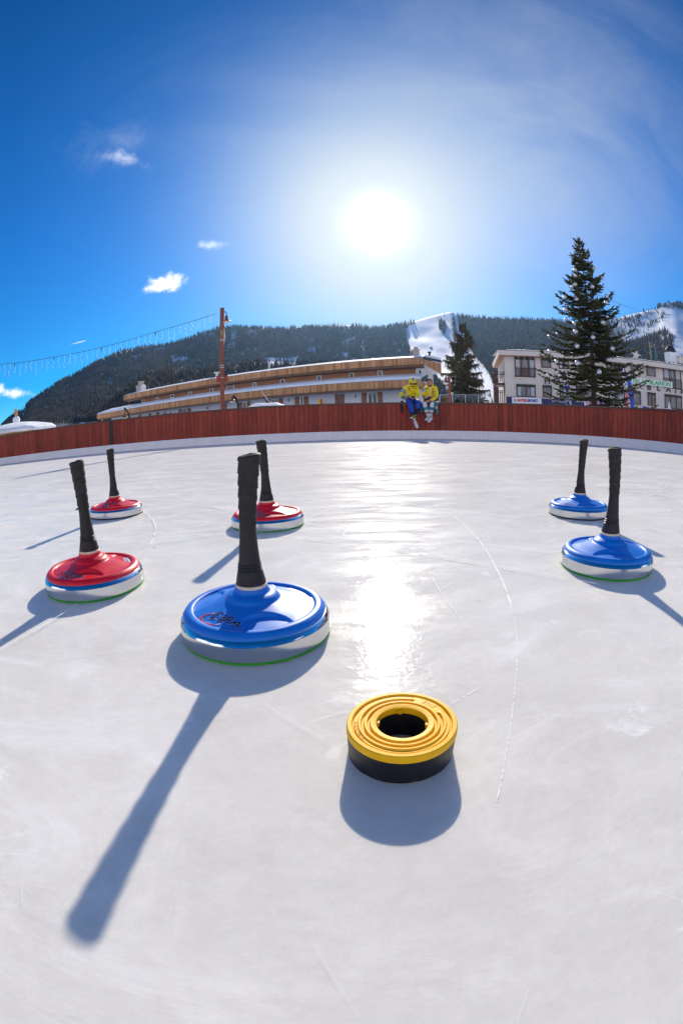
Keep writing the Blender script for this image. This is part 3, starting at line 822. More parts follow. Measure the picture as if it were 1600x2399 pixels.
class Hill:
    def __init__(s, pts, r0, r1, drop, rough, seed, az0=-88, az1=88):
        s.sky = skyline(pts, drop); s.r0 = r0; s.r1 = r1; s.rough = rough; s.seed = seed; s.az0 = R(az0); s.az1 = R(az1)
    def slope(s, az, u):
        """elevation slope of the hillside seen from the rink"""
        g = np.clip(u, 0, 1) ** .85
        n = (fbm(az * 14 + u * 3.1, u * 5 + az * 2, s.seed) - .5) * s.rough * np.sin(np.pi * np.clip(u, 0, 1))
        return s.sky(az) * (g + n)
    def r(s, u): return s.r0 + (s.r1 - s.r0) * u
    def z(s, az, u):
        r = s.r(u)
        top = s.sky(az) * s.r1
        return np.where(u <= 1, r * s.slope(az, u) + CAMH * np.clip(u, 0, 1), (top + CAMH) - (u - 1) * (s.r1 - s.r0) * .35) - np.where(u <= 0.02, .5, 0)
    def mesh(s, wood=None):
        na = 420; U = np.concatenate([np.linspace(0, 1, 56), [1.05, 1.2, 1.6, 2.2]])
        A = np.linspace(s.az0, s.az1, na); AA, UU = np.meshgrid(A, U)
        Rr = s.r(UU); Z = s.z(AA, UU); Z = np.where(UU > 1.5, np.minimum(Z, -5), Z)
        V = np.stack([Rr * np.sin(AA), Rr * np.cos(AA), Z], -1).reshape(-1, 3)
        i = np.arange(len(U) - 1)[:, None] * na + np.arange(na - 1)[None]
        F = np.stack([i, i + 1, i + na + 1, i + na], -1).reshape(-1, 4)
        me = bpy.data.meshes.new('hills'); me.from_pydata(V.tolist(), [], F.tolist()); me.materials.append(M_HILL)
        me.polygons.foreach_set('use_smooth', [True] * len(F)); me.update()
        if me.polygons[len(F) // 2].normal.z < 0: me.flip_normals()
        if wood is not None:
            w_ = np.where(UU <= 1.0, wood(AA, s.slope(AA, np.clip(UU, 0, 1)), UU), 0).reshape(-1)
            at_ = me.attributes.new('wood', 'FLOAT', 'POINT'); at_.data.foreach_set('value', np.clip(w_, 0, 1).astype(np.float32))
        o = bpy.data.objects.new('hills', me); COL.objects.link(o); tag(o, kind='structure'); return o
def inpoly(X, Y, poly):
    P = [azs(*p) for p in poly]; res = np.zeros(X.shape, bool); j = len(P) - 1
    for i in range(len(P)):
        (xi, yi), (xj, yj) = P[i], P[j]
        if yi != yj: res ^= ((yi > Y) != (yj > Y)) & (X < (xj - xi) * (Y - yi) / (yj - yi) + xi)
        j = i
    return res
def fdrop(az):      # where trees crown the ridge the ground lies a tree's height lower
    d = np.degrees(az)
    k = np.where((d > 9.4) & (d < 15.2), 0, 1.0) * np.where((d > -6) & (d < 3.2), .25, 1.0) * np.where(d > 34.5, .12, 1)
    return .008 * k
far = Hill(SKY1, 150, 1000, fdrop, .16, 3)
NEAR = [(-20, 1030), (60, 1005), (150, 985), (205, 972), (262, 932), (300, 900), (345, 868), (400, 856), (450, 860), (520, 852), (590, 838), (640, 836), (700, 840), (780, 842), (850, 850), (900, 852), (930, 862), (955, 885), (990, 925), (1040, 960), (1200, 990), (1600, 1000)]
near = Hill(NEAR, 95, 330, lambda az: .011 + 0 * az, .12, 9, -60, 30)

# added unseen snow slopes behind the camera, raised to throw warm fill light
fill_hills = Hill([(0, 1000), (1600, 1000)], 120, 900, lambda az: 0 * az, .2, 15, 95, 265)
fill_hills.sky = lambda az: .50 + .10 * np.sin(np.asarray(az) * 5.0) + .05 * np.sin(np.asarray(az) * 13 + 1)
fill_hills.mesh()

# masks (regions of hillside, as directions from the rink)
PISTE = [(964, 740), (972, 756), (950, 772), (953, 800), (962, 822), (975, 840), (1040, 900), (1060, 945), (1160, 945), (1158, 915), (1150, 885), (1135, 860), (1113, 838), (1098, 812), (1085, 775), (1073, 752), (1068, 725), (1043, 725)]
STRIP1 = [(1059, 746), (1064, 746), (1072, 790), (1070, 822), (1063, 800)]
STRIP2 = [(1026, 750), (1036, 747), (1045, 760), (1044, 786), (1037, 782), (1028, 768)]
ALP = [(1420, 735), (1432, 770), (1446, 800), (1478, 797), (1512, 787), (1538, 778), (1560, 770), (1610, 760), (1610, 690), (1500, 700)]
PISTE2 = [(1560, 728), (1580, 722), (1610, 730), (1610, 842), (1577, 842), (1577, 790), (1556, 770), (1500, 792), (1470, 800), (1472, 792), (1520, 775), (1552, 752)]
BAND = [(668, 740), (868, 740), (868, 763), (800, 765), (700, 768), (668, 764)]
GLADES = [[(545, 772), (556, 770), (553, 800), (540, 806)], [(585, 772), (605, 775), (600, 783), (582, 782)], [(400, 838), (440, 836), (444, 846), (405, 850)], [(620, 838), (700, 836), (705, 850), (640, 858), (618, 850)], [(478, 782), (505, 780), (500, 792), (480, 792)], [(195, 836), (213, 832), (206, 850), (194, 850)], [(800, 800), (832, 786), (836, 792), (806, 808)], [(48, 960), (62, 950), (60, 985), (50, 985)]]
rg = np.random.default_rng(5)
def forest(hill, N, smin, h0, h1, wr, density, larch, name, label):
    az = rg.uniform(R(-50), R(52), N); 
    S = hill.sky(az); keep = S > smin; az = az[keep]; S = S[keep]
    s_ = rg.uniform(0, 1, len(az)) ** .85; s_ = smin + (S - smin) * s_
    u = np.clip((s_ / S), 0, 1) ** (1 / .85)
    sl = hill.slope(az, u)
    d = density(az, sl, u)
    k = rg.uniform(0, 1, len(az)) < d; az = az[k]; u = u[k]; sl = sl[k]
    r = hill.r(u); X = r * np.sin(az); Y = r * np.cos(az); Z = hill.z(az, u) - .3
    n = len(az); la = larch(az, sl, u, n)
    h = rg.uniform(h0, h1, n) * (r / hill.r1) ** .55 * (.75 + .5 * fbm(az * 60, u * 30, 4)); wd = h * rg.uniform(wr * .7, wr * 1.25, n) * np.where(la > .5, .8, 1)
    # each tree: three stacked ragged skirts
    K = 6; vs = []; fs = []; base = 0; tone = []
    allV = np.zeros((n, 3 * (K + 1), 3)); 
    for t, (zb, zt, w_) in enumerate(((0.06, .55, 1.0), (.34, .80, .72), (.62, 1.0, .44))):
        ph = rg.uniform(0, 6.28, n)
        for q in range(K):
            a = ph + 2 * np.pi * q / K; rr = wd * w_ * rg.uniform(.65, 1.2, n)
            allV[:, t * (K + 1) + q, 0] = X + rr * np.cos(a); allV[:, t * (K + 1) + q, 1] = Y + rr * np.sin(a); allV[:, t * (K + 1) + q, 2] = Z + h * (zb + rg.uniform(-.03, .05, n))
        allV[:, t * (K + 1) + K, 0] = X + rg.uniform(-.1, .1, n); allV[:, t * (K + 1) + K, 1] = Y; allV[:, t * (K + 1) + K, 2] = Z + h * zt
    tri = []
    for t in range(3):
        o = t * (K + 1)
        for q in range(K): tri.append((o + q, o + (q + 1) % K, o + K))
    tri = np.array(tri)
    F = (np.arange(n)[:, None, None] * (3 * (K + 1)) + tri[None]).reshape(-1, 3)
    V = allV.reshape(-1, 3)
    me = bpy.data.meshes.new(name)
    me.vertices.add(len(V)); me.vertices.foreach_set('co', V.astype(np.float32).ravel())
    me.loops.add(len(F) * 3); me.loops.foreach_set('vertex_index', F.astype(np.int32).ravel())
    me.polygons.add(len(F)); me.polygons.foreach_set('loop_start', np.arange(0, len(F) * 3, 3, dtype=np.int32)); me.polygons.foreach_set('loop_total', np.full(len(F), 3, dtype=np.int32))
    me.update(calc_edges=True); me.validate()
    tn = np.repeat(np.clip(rg.normal(.5, .25, n), 0, 1), len(tri)); ln = np.repeat(la, len(tri))
    for nm, v in (('tone', tn), ('larch', ln)):
        a_ = me.attributes.new(nm, 'FLOAT', 'FACE'); a_.data.foreach_set('value', v.astype(np.float32))
    me.materials.append(M_FOREST)
    o = bpy.data.objects.new(name, me); COL.objects.link(o); tag(o, label, 'forest', kind='stuff')
    return o
def forest_mat():
    m = bpy.data.materials.new('forest_needles'); m.use_nodes = True
    t = m.node_tree; bb = t.nodes['Principled BSDF']
    def at_(n):
        k = t.nodes.new('ShaderNodeAttribute'); k.attribute_name = n; return k.outputs['Fac']
    def mix(f, a, c):
        n = t.nodes.new('ShaderNodeMix'); n.data_type = 'RGBA'; t.links.new(f, n.inputs['Factor'])
        for k, v in (('A', a), ('B', c)):
            if isinstance(v, tuple): n.inputs[k].default_value = (*v, 1)
            else: t.links.new(v, n.inputs[k])
        return n.outputs['Result']
    sp = mix(at_('tone'), (.007, .017, .022), (.026, .040, .037))
    lr = mix(at_('tone'), (.040, .030, .034), (.085, .060, .058))
    t.links.new(mix(at_('larch'), sp, lr), bb.inputs['Base Color'])
    bb.inputs['Roughness'].default_value = .8; bb.inputs['Specular IOR Level'].default_value = .15
    return m
M_FOREST = forest_mat()
def dens_far(az, s, u):
    d = np.full(az.shape, .97)
    d = np.where(fbm(az * 55, s * 160, 21) > .66, .35, d)          # thin spots where snow shows
    d = np.where((np.degrees(az) > 15) & (np.degrees(az) < 34), .97, d)
    for g in GLADES: d = np.where(inpoly(az, s, g), .22, d)
    d = np.where(inpoly(az, s, BAND), .10, d)
    d = np.where(inpoly(az, s, ALP), np.where(fbm(az * 40, s * 150, 8) > .50, .42, .06), d)
    d = np.where(inpoly(az, s, PISTE2), .0, d)
    pi = inpoly(az, s, PISTE) & ~inpoly(az, s, STRIP1) & ~inpoly(az, s, STRIP2)
    d = np.where(pi, .0018, d)
    return d
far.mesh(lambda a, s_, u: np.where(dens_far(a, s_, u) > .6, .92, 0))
def larch_far(az, s, u, n):
    v = fbm(az * 12, s * 30, 31); dg = np.degrees(az)
    p = np.where(dg > 14, .62, np.where(dg < -12, .25, .45)) + (v - .5) * 1.6
    return (rg.uniform(0, 1, n) < p).astype(float)
forest(far, 82000, .045, 6.5, 10.5, .16, dens_far, larch_far, 'forest', 'dense dark spruce and larch forest covering the far mountainside')
def dens_near(az, s, u):
    d = np.full(az.shape, .95)
    d = np.where(fbm(az * 40, s * 120, 12) > .68, .3, d)
    for g in GLADES: d = np.where(inpoly(az, s, g), .15, d)
    d = np.where(np.degrees(az) > 9.0, .05, d)
    return d
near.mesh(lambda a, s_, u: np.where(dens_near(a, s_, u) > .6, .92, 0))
def larch_near(az, s, u, n): return (rg.uniform(0, 1, n) < .28 + (fbm(az * 20, s * 50, 3) - .5)).astype(float)
forest(near, 23000, .045, 3.3, 5.6, .17, dens_near, larch_near, 'forest', 'darker conifer forest on the nearer ridge behind the timber building')

# rocky summit at the far right
M_ROCK = mat('rock', (.16, .165, .18), .9, var=.5, vscale=.25, bump=.8, bscale=.3)
rnd = random.Random(11)
b = MB()
for k in range(26):
    px = rnd.uniform(1541, 1618); py = 716 - 6 * math.sin((px - 1540) / 80 * 3.1) + rnd.uniform(-2, 6)
    p = at(px, py, 990 + rnd.uniform(-8, 10))
    hh = rnd.uniform(5, 13); ww = rnd.uniform(4, 8); a = rnd.uniform(0, 3)
    b.lathe([(ww * rnd.uniform(.8, 1.2), -4), (ww * rnd.uniform(.6, 1), hh * .35), (ww * rnd.uniform(.2, .6), hh * .75), (0, hh * .9)], 5, p - Vector((0, 0, 5)), a)
ro = b.build('summit_rocks', M_ROCK); tag(ro, kind='structure')
tag(ro, 'dark rocky summit crag on the snowy mountain', 'rocks')
# ------------------------------------------------------------------ the long timber-fronted building
def strips(b, P0, u, t0, t1, z0f, z1f, n, thick, step, tones, r, off=0.0):
    """vertical boards between two lines; one tone per board"""
    t = t0
    while t < t1 - 1e-4:
        e = min(t1, t + step * r.uniform(.8, 1.2)); g = .012
        a = P0 + u * (t + g) + n * off; c = P0 + u * (e - g) + n * off
        za0, za1, zc0, zc1 = z0f(t), z1f(t), z0f(e), z1f(e)
        b.quadbox(a.xy.to_3d() + Vector((0, 0, za0)), c.xy.to_3d() + Vector((0, 0, zc0)), c.xy.to_3d() + Vector((0, 0, zc1)), a.xy.to_3d() + Vector((0, 0, za1)), n, thick)
        tn = min(1, max(0, r.gauss(.5, .28))); tones += [tn] * 6; t = e
def tone_mat(name, c1, c2, rough=.7, st=(6, 6, .8)):
    m = bpy.data.materials.new(name); m.use_nodes = True
    t = m.node_tree; bb = t.nodes['Principled BSDF']
    a_ = t.nodes.new('ShaderNodeAttribute'); a_.attribute_name = 'tone'
    tc = t.nodes.new('ShaderNodeTexCoord'); mp = t.nodes.new('ShaderNodeMapping'); mp.inputs['Scale'].default_value = st
    n = t.nodes.new('ShaderNodeTexNoise'); n.inputs['Scale'].default_value = 1.5; n.inputs['Detail'].default_value = 6
    t.links.new(tc.outputs['Object'], mp.inputs[0]); t.links.new(mp.outputs[0], n.inputs['Vector'])
    mx = t.nodes.new('ShaderNodeMix'); mx.data_type = 'RGBA'; t.links.new(a_.outputs['Fac'], mx.inputs['Factor'])
    mx.inputs['A'].default_value = (*c1, 1); mx.inputs['B'].default_value = (*c2, 1)
    mr = t.nodes.new('ShaderNodeMapRange'); mr.inputs['From Min'].default_value = .3; mr.inputs['From Max'].default_value = .7; mr.inputs['To Min'].default_value = .78; mr.inputs['To Max'].default_value = 1.18
    t.links.new(n.outputs['Fac'], mr.inputs['Value'])
    s_ = t.nodes.new('ShaderNodeVectorMath'); s_.operation = 'SCALE'; t.links.new(mx.outputs['Result'], s_.inputs[0]); t.links.new(mr.outputs[0], s_.inputs['Scale'])
    t.links.new(s_.outputs[0], bb.inputs['Base Color']); bb.inputs['Roughness'].default_value = rough; bb.inputs['Specular IOR Level'].default_value = .25
    return m
def set_tone(o, tones):
    a_ = o.data.attributes.new('tone', 'FLOAT', 'FACE')
    tones = (tones + [.5] * len(o.data.polygons))[:len(o.data.polygons)]
    a_.data.foreach_set('value', tones)
def fixn(o):
    bm = bmesh.new(); bm.from_mesh(o.data); bmesh.ops.recalc_face_normals(bm, faces=bm.faces); bm.to_mesh(o.data); bm.free()
M_LARCH = tone_mat('larch_boards', (.37, .165, .07), (.64, .36, .175))
M_PLANK = mat('brown_planks', (.20, .080, .040), .65, col2=(.36, .16, .08), vscale=2.0, stretch=(.6, .6, 7))
M_SOFFIT = mat('soffit_wood', (.16, .09, .055), .7, var=.3, vscale=3)
M_SHUT = mat('shutter_wood', (.26, .115, .06), .6, var=.25, vscale=4, stretch=(6, 6, 1))
M_PLASTER = mat('white_plaster', (.62, .62, .66), .85, spec=.2, var=.05, vscale=2, bump=.2, bscale=30)
M_CREAM = mat('cream_plaster', (.64, .58, .53), .85, spec=.2, var=.04, vscale=1.2, bump=.2, bscale=30)
M_WFRAME = mat('white_frame', (.72, .72, .72), .5)
M_DGLASS = mat('window_glass', (.012, .016, .022), .04, spec=.9, var=.4, vscale=.9)
M_BFRAME = mat('brown_frame', (.085, .022, .016), .45, var=.2, vscale=5)
M_VERGE = mat('verge_sheet', (.055, .075, .075), .45, metal=.3)
M_BRICK = mat('chimney_render', (.42, .36, .32), .85, var=.2, vscale=6)
M_IRON = mat('dark_iron', (.02, .018, .018), .5)
M_GALV = mat('pale_metal', (.55, .56, .58), .4, metal=.6)

rnd = random.Random(21)
U1 = Vector((.899, -.4385, 0)).normalized(); N1 = Vector((-U1.y * -1 if False else U1.y, -U1.x, 0)).normalized()   # along the front, out of the front
P1 = Vector((7.8, 45.5, 0))
def c_t(px, py, off=0.0): return (on_plane(px, py, P1 + N1 * off, N1) - P1 - N1 * off).dot(U1)
def c_z(px, py, off=0.0): return on_plane(px, py, P1 + N1 * off, N1).z
chalet = empty('chalet', P1); tag(chalet, 'long two-tier timber fronted building with snow on both eaves behind the fence', 'building')
def lc(o):      # parts are modelled in world space, then hung on the root
    o.location = -P1; o.parent = chalet; return o
ZA, ZB, ZC = 7.73, 7.35, 6.64
tL, tR = c_t(291, 928), c_t(989, 842)
ends = lambda t: max(0.0, 1 - (t - tL) / 3.0) ** 2          # left end curls down to a point
# upper eave
b = MB(); tones = []
strips(b, P1, U1, tL, tR, lambda t: ZC + .0 * ends(t), lambda t: ZB - .05 * ends(t), N1, .05, .21, tones, rnd)
o = lc(b.build('fascia', M_LARCH)); set_tone(o, tones); fixn(o)
sd = Vector((N1.x, N1.y, 0)) * -1
DEP = 8.4
def P(t, off, z): return P1 + U1 * t + N1 * off + Vector((0, 0, z))
b = MB()      # soffit band under the fascia, then the roof slab
b.quadbox(P(tL + .1, -.04, ZC - .02), P(tR - .05, -.04, ZC - .02), P(tR - .05, -.95, ZC - .30), P(tL + .1, -.95, ZC - .30), (0, 0, 1), .06)
b.quadbox(P(tL + .1, -.06, ZC - .24), P(tR - .05, -.06, ZC - .24), P(tR - .05, -.06, ZC + .02), P(tL + .1, -.06, ZC + .02), -N1, .08)
lc(b.build('soffit', M_SOFFIT))
b = MB()
b.quadbox(P(tL, .06, ZB + .005), P(tR + .06, .06, ZB + .005), P(tR + .06, -DEP, ZB + .80), P(tL, -DEP, ZB + .80), (0, 0, 1), .03)
roof = lc(b.build('roof', M_VERGE))
def snow_sheet(t0, t1, off0, off1, z0, z1, th, name, par, seed, endcurl=True):
    r = random.Random(seed); nt = int((t1 - t0) / .45); no = 7; vs = []; fs = []
    for i in range(nt + 1):
        t = t0 + (t1 - t0) * i / nt
        for j in range(no + 1):
            q = j / no; off = off0 + (off1 - off0) * q
            bulge = [0.0, .72, .94, 1, 1, 1, 1, 1][j]
            e = min(1, (i + .15) / 5) if endcurl else 1
            off_ = off + ([.03, .10, .05, 0, 0, 0, 0, 0][j])
            h = th * bulge * (.55 + .45 * e) * (1 + .10 * mnoise.noise(Vector((t * .8, q * 3, seed))))
            vs.append(P(t, off_, z0 + (z1 - z0) * q + h + .04))
    for i in range(nt):
        for j in range(no):
            a = i * (no + 1) + j; fs.append((a, a + no + 1, a + no + 2, a + 1))
    k = len(vs)
    for i in range(nt + 1): vs.append(P(t0 + (t1 - t0) * i / nt, off0 + .02, z0 + .035))
    for i in range(nt): fs.append((i * (no + 1), k + i, k + i + 1, (i + 1) * (no + 1)))
    # right end closed
    a = nt * (no + 1); vs += [P(t1, off0 + (off1 - off0) * j / no, z0 + (z1 - z0) * j / no + .035) for j in range(no + 1)]
    k2 = len(vs) - no - 1
    for j in range(no): fs.append((a + j, a + j + 1, k2 + j + 1, k2 + j))
    bb = MB(); bb.add(vs, fs); o = bb.build(name, M_SNOW, par, auto=R(60)); return o
s1 = snow_sheet(tL + .05, tR + .02, .0, -DEP, ZB, ZB + .80, .34, 'roof_snow', roof, 3)
# right gable: sheet-metal verge, boarded return, white side wall
b = MB()
b.quadbox(P(tR + .07, .05, ZB - .20), P(tR + .07, -DEP, ZB + .55), P(tR + .07, -DEP, ZB + .86), P(tR + .07, .05, ZB + .10), U1, .04)
lc(b.build('verge', M_VERGE))
b = MB(); tones = []
strips(b, P(tR, 0, 0), -N1, .05, DEP - .1, lambda t: ZC + .04 - .02 * t, lambda t: ZB - .2 + .085 * t, U1, .05, .3, tones, rnd)
o = lc(b.build('side_fascia', M_LARCH)); set_tone(o, tones); fixn(o)
tW = c_t(973, 862, -.95)
b = MB(); b.quadbox(P(tW, -.97, 0), P(tW, -DEP + .4, 0), P(tW, -DEP + .4, ZC + .2), P(tW, -.97, ZC - .1), U1, .12)
b.quadbox(P(tW + .13, -.97, ZC - .12), P(tR, -.97, ZC - .04), P(tR, -DEP, ZC - .04), P(tW + .13, -DEP, ZC - .12), (0, 0, 1), .05)
sw = lc(b.build('side_wall', M_PLASTER))
for f0, z0, z1 in ((.9, 5.6, 6.3),):
    b = MB(); b.quadbox(P(tW + .125, -1.9, z0), P(tW + .125, -2.5, z0), P(tW + .125, -2.5, z1), P(tW + .125, -1.9, z1), U1, .03)
    b.build('side_window', M_DGLASS, sw)
# upper wall (horizontal planks) and lower white wall
tL2 = c_t(331, 935, -.95)
b = MB(); b.quadbox(P(tL2, -.95, 4.6), P(tW - .02, -.95, 4.6), P(tW - .02, -.95, ZC - .15), P(tL2, -.95, ZC - .15), -N1, .2)
b.quadbox(P(tL2, -.96, 4.6), P(tL2, -DEP, 4.6), P(tL2, -DEP, ZC + .4), P(tL2, -.96, ZC - .1), U1, .1)
uw = lc(b.build('upper_wall', M_PLANK))
ZF, ZG = 4.97, 4.22
tl, tr = c_t(228, 968, .8), c_t(986, 895, .8)
b = MB(); tones = []
def curl(t): return max(0.0, 1 - (t - tl) / 4.0) ** 2
strips(b, P(0, .8, 0), U1, tl, tr, lambda t: ZG + .05 * curl(t), lambda t: ZF - .06 * curl(t), N1, .05, .21, tones, rnd)
o = lc(b.build('fascia', M_LARCH)); set_tone(o, tones); fixn(o)
b = MB()
b.quadbox(P(tl + .1, .76, ZG - .02), P(tr - .05, .76, ZG - .02), P(tr - .05, -1.0, ZG - .12), P(tl + .1, -1.0, ZG - .12), (0, 0, 1), .05)
b.quadbox(P(tl + .1, .74, ZG - .20), P(tr - .05, .74, ZG - .20), P(tr - .05, .74, ZG + .02), P(tl + .1, .74, ZG + .02), -N1, .08)
lc(b.build('soffit', M_SOFFIT))
b = MB(); b.quadbox(P(tl, .86, ZF + .005), P(tr + .05, .86, ZF + .005), P(tr + .05, -1.0, 5.48), P(tl, -1.0, 5.48), (0, 0, 1), .03)
roof2 = lc(b.build('lower_roof', M_VERGE))
snow_sheet(tl + .05, tr + .0, .82, -.95, ZF, 5.40, .34, 'roof_snow', roof2, 8)
b = MB()
b.quadbox(P(tr + .06, .86, ZF - .25), P(tr + .06, -1.6, 4.95), P(tr + .06, -1.6, 5.75), P(tr + .06, .86, ZF + .12), U1, .05)
lc(b.build('verge', M_VERGE))
tones = []; b = MB(); strips(b, P(tr, .8, 0), -N1, .05, 1.7, lambda t: ZG - .35, lambda t: ZF - .22, U1, .05, .3, tones, rnd)
o = lc(b.build('side_fascia', M_LARCH)); set_tone(o, tones); fixn(o)
tl2 = c_t(262, 985, -1.0)
b = MB(); b.quadbox(P(tl2, -1.0, -.05), P(tW - .02, -1.0, -.05), P(tW - .02, -1.0, ZG - .1), P(tl2, -1.0, ZG - .1), -N1, .25)
lw = lc(b.build('wall', M_PLASTER))
b = MB(); b.tube([P(tl + 1.2, .6, 0), P(tl + 1.2, .6, ZG)], .05, 6); b.tube([P(tl + .9, .2, 0), P(tl + .9, .2, ZG)], .07, 6)
lc(b.build('eave_post', M_GALV))

def c_win(px0, py0, px1, py1, off, par, framew=.07, mull=0, mat_f=None, name='window', split=False):
    xm, ym = (px0 + px1) / 2, (py0 + py1) / 2
    t0, t1 = c_t(px0, ym, off), c_t(px1, ym, off); z1, z0 = c_z(xm, py0, off), c_z(xm, py1, off)
    f = MB(); T = .06
    def bar(a0, a1, y0, y1, th=T): f.quadbox(P(a0, off, y0), P(a1, off, y0), P(a1, off, y1), P(a0, off, y1), N1, th)
    bar(t0, t1, z1 - framew, z1); bar(t0, t1, z0, z0 + framew); bar(t0, t0 + framew, z0 + framew, z1 - framew); bar(t1 - framew, t1, z0 + framew, z1 - framew)
    for k in range(mull):
        c = t0 + (t1 - t0) * (k + 1) / (mull + 1); bar(c - framew * .55, c + framew * .55, z0 + framew, z1 - framew)
    fo = f.build(name, mat_f or M_WFRAME); fo.location = -P1; fo.parent = par if par is not lw and par is not uw else par; fo.location = (0, 0, 0)
    g = MB(); g.quadbox(P(t0 + .03, off, z0 + .03), P(t1 - .03, off, z0 + .03), P(t1 - .03, off, z1 - .03), P(t0 + .03, off, z1 - .03), N1, .025)
    g.build('pane', M_DGLASS, fo)
    return fo
def c_shut(px0, py0, px1, py1, off):
    xm, ym = (px0 + px1) / 2, (py0 + py1) / 2
    t0, t1 = c_t(px0, ym, off), c_t(px1, ym, off); z1, z0 = c_z(xm, py0, off), c_z(xm, py1, off)
    f = MB(); f.quadbox(P(t0, off, z0), P(t1, off, z0), P(t1, off, z1), P(t0, off, z1), N1, .05)
    for q in (.16, .84):
        z = z0 + (z1 - z0) * q; f.quadbox(P(t0 + .02, off + .05, z - .05), P(t1 - .02, off + .05, z - .05), P(t1 - .02, off + .05, z + .05), P(t0 + .02, off + .05, z + .05), N1, .02)
    lc(f.build('shutter', M_SHUT))
def c_window(*a, **k):
    w_ = c_win(*a, off=k.pop('off'), par=None, **k); w_.location = -P1; w_.parent = chalet
for x, y, w_ in ((337, 939, 6), (369.5, 933.5, 6), (404, 927, 7), (446, 920.5, 8), (496, 913, 8), (597, 899.5, 9), (662.5, 892.5, 10), (748, 884.5, 10.5), (824, 878, 11), (890.4, 873.5, 12)):
    c_window(x - w_ / 2, y - w_ * .42, x + w_ / 2, y + w_ * .75, off=-.94, framew=.07)
c_window(532, 900, 549, 915, off=-.94, framew=.07)
for x0, x1, y0, y1, mu in ((862, 884, 919.5, 949, 1), (829.5, 837.5, 921.5, 934.5, 0), (704, 712, 929, 955, 0), (673.5, 681, 931.5, 943.5, 0), (637, 653, 934, 955, 1), (569, 579, 942, 960, 0), (483, 491, 951, 961, 0), (427, 438, 957, 970, 1), (383, 391, 964.5, 974, 0), (397, 403, 962.5, 972, 0)):
    c_window(x0, y0, x1, y1, off=-.98, mull=mu, framew=.10)
for x0, x1, y0, y1 in ((847, 859, 920, 949), (885, 896, 918.5, 948), (785, 791.5, 923.5, 951), (797.5, 807, 923, 950), (691, 701.5, 930, 955), (712.5, 723, 928.5, 953), (623, 633.5, 935.5, 958), (653.5, 663, 932.5, 955), (560, 568.5, 943, 962), (579.5, 587, 940, 960), (526, 532, 945.5, 962), (419, 426, 959, 972), (440, 448, 956.5, 971), (367, 374, 966, 975), (349, 355, 968.5, 977), (325, 332, 972, 980)):
    c_shut(x0, y0, x1, y1, -.99)
c_window(791.7, 924.5, 797.3, 950, off=-.985, framew=.03, mat_f=M_BFRAME)
# chimneys on the roof
q = on_plane(331, 905, P1 - N1 * 3, N1); b = MB()
b.box(q + Vector((0, 0, -.7)), (1.25, 1.25, 1.5)); b.box(q + Vector((0, 0, .08)), (1.4, 1.4, .1)); b.box(q + Vector((0, 0, .4)), (.7, .7, .6)); b.box(q + Vector((0, 0, .75)), (.9, .9, .12))
ch = lc(b.build('chimney', M_BRICK))
b = MB(); b.lathe([(0, 0), (.35, .03), (.55, .12), (.58, .17), (.5, .14), (0, .04)], 20)
di = b.build('satellite_dish', M_WFRAME); di.location = q + Vector((.95, -.9, -.45)) - P1; di.rotation_euler = (R(80), 0, R(-15)); di.parent = chalet
b = MB(); b.tube([q + Vector((-.2, 0, 1)), q + Vector((-.2, 0, 3.6))], .035, 5)
for z, l in ((2.5, .45), (2.2, .6), (1.9, .5)): b.tube([q + Vector((-.2 - l, 0, z)), q + Vector((-.2 + l, .1, z + .03))], .02, 5)
b.tube([q + Vector((-.2, 0, 1.3)), q + Vector((1.4, 0, 1.75))], .03, 5)
lc(b.build('aerial', M_IRON))
q = on_plane(974.5, 831, P1 - N1 * 2.5, N1); b = MB(); b.box(q, (.62, .62, .9)); b.box(q + Vector((0, 0, .5)), (.75, .75, .1)); b.box(q + Vector((0, 0, .7)), (.4, .4, .3)); lc(b.build('chimney', M_BRICK))
q = on_plane(1006, 833, P1 - N1 * 4, N1); b = MB(); b.tube([q - Vector((0, 0, .4)), q + Vector((0, 0, .3))], .12, 8); b.box(q + Vector((0, 0, .38)), (.4, .4, .1)); lc(b.build('flue', M_IRON))
q = on_plane(509, 877, P1 - N1 * 2.5, N1); b = MB(); b.tube([q - Vector((0, 0, .6)), q + Vector((0, 0, .15))], .2, 8); b.box(q + Vector((0, 0, .25)), (.75, .75, .1)); lc(b.build('flue', M_GALV))

# ------------------------------------------------------------------ the white hotel on the right
AZ2 = math.atan2(.04605, .1608)
D2 = 50.0
N2 = Vector((-math.sin(AZ2), -math.cos(AZ2), 0)); U2 = Vector((math.cos(AZ2), -math.sin(AZ2), 0)); P2 = -N2 * D2
hotel = empty('hotel', P2); tag(hotel, 'white three storey hotel with brown windows and snowy flat roof behind the Christmas tree', 'building')
def h_t(px, py, off=0.0): return (on_plane(px, py, P2 + N2 * off, N2) - P2).dot(U2)
def h_z(px, py, off=0.0): return on_plane(px, py, P2 + N2 * off, N2).z
def Q(t, off, z): return P2 + U2 * t + N2 * off + Vector((0, 0, z))
def lh(o): o.location = -P2; o.parent = hotel; return o
hL = h_t(1183, 890); hR = h_t(1600, 900) + 9; ZR = h_z(1290, 826, .8)
b = MB(); b.quadbox(Q(hL, 0, -.05), Q(hR, 0, -.05), Q(hR, 0, ZR - .55), Q(hL, 0, ZR - .55), -N2, 10)
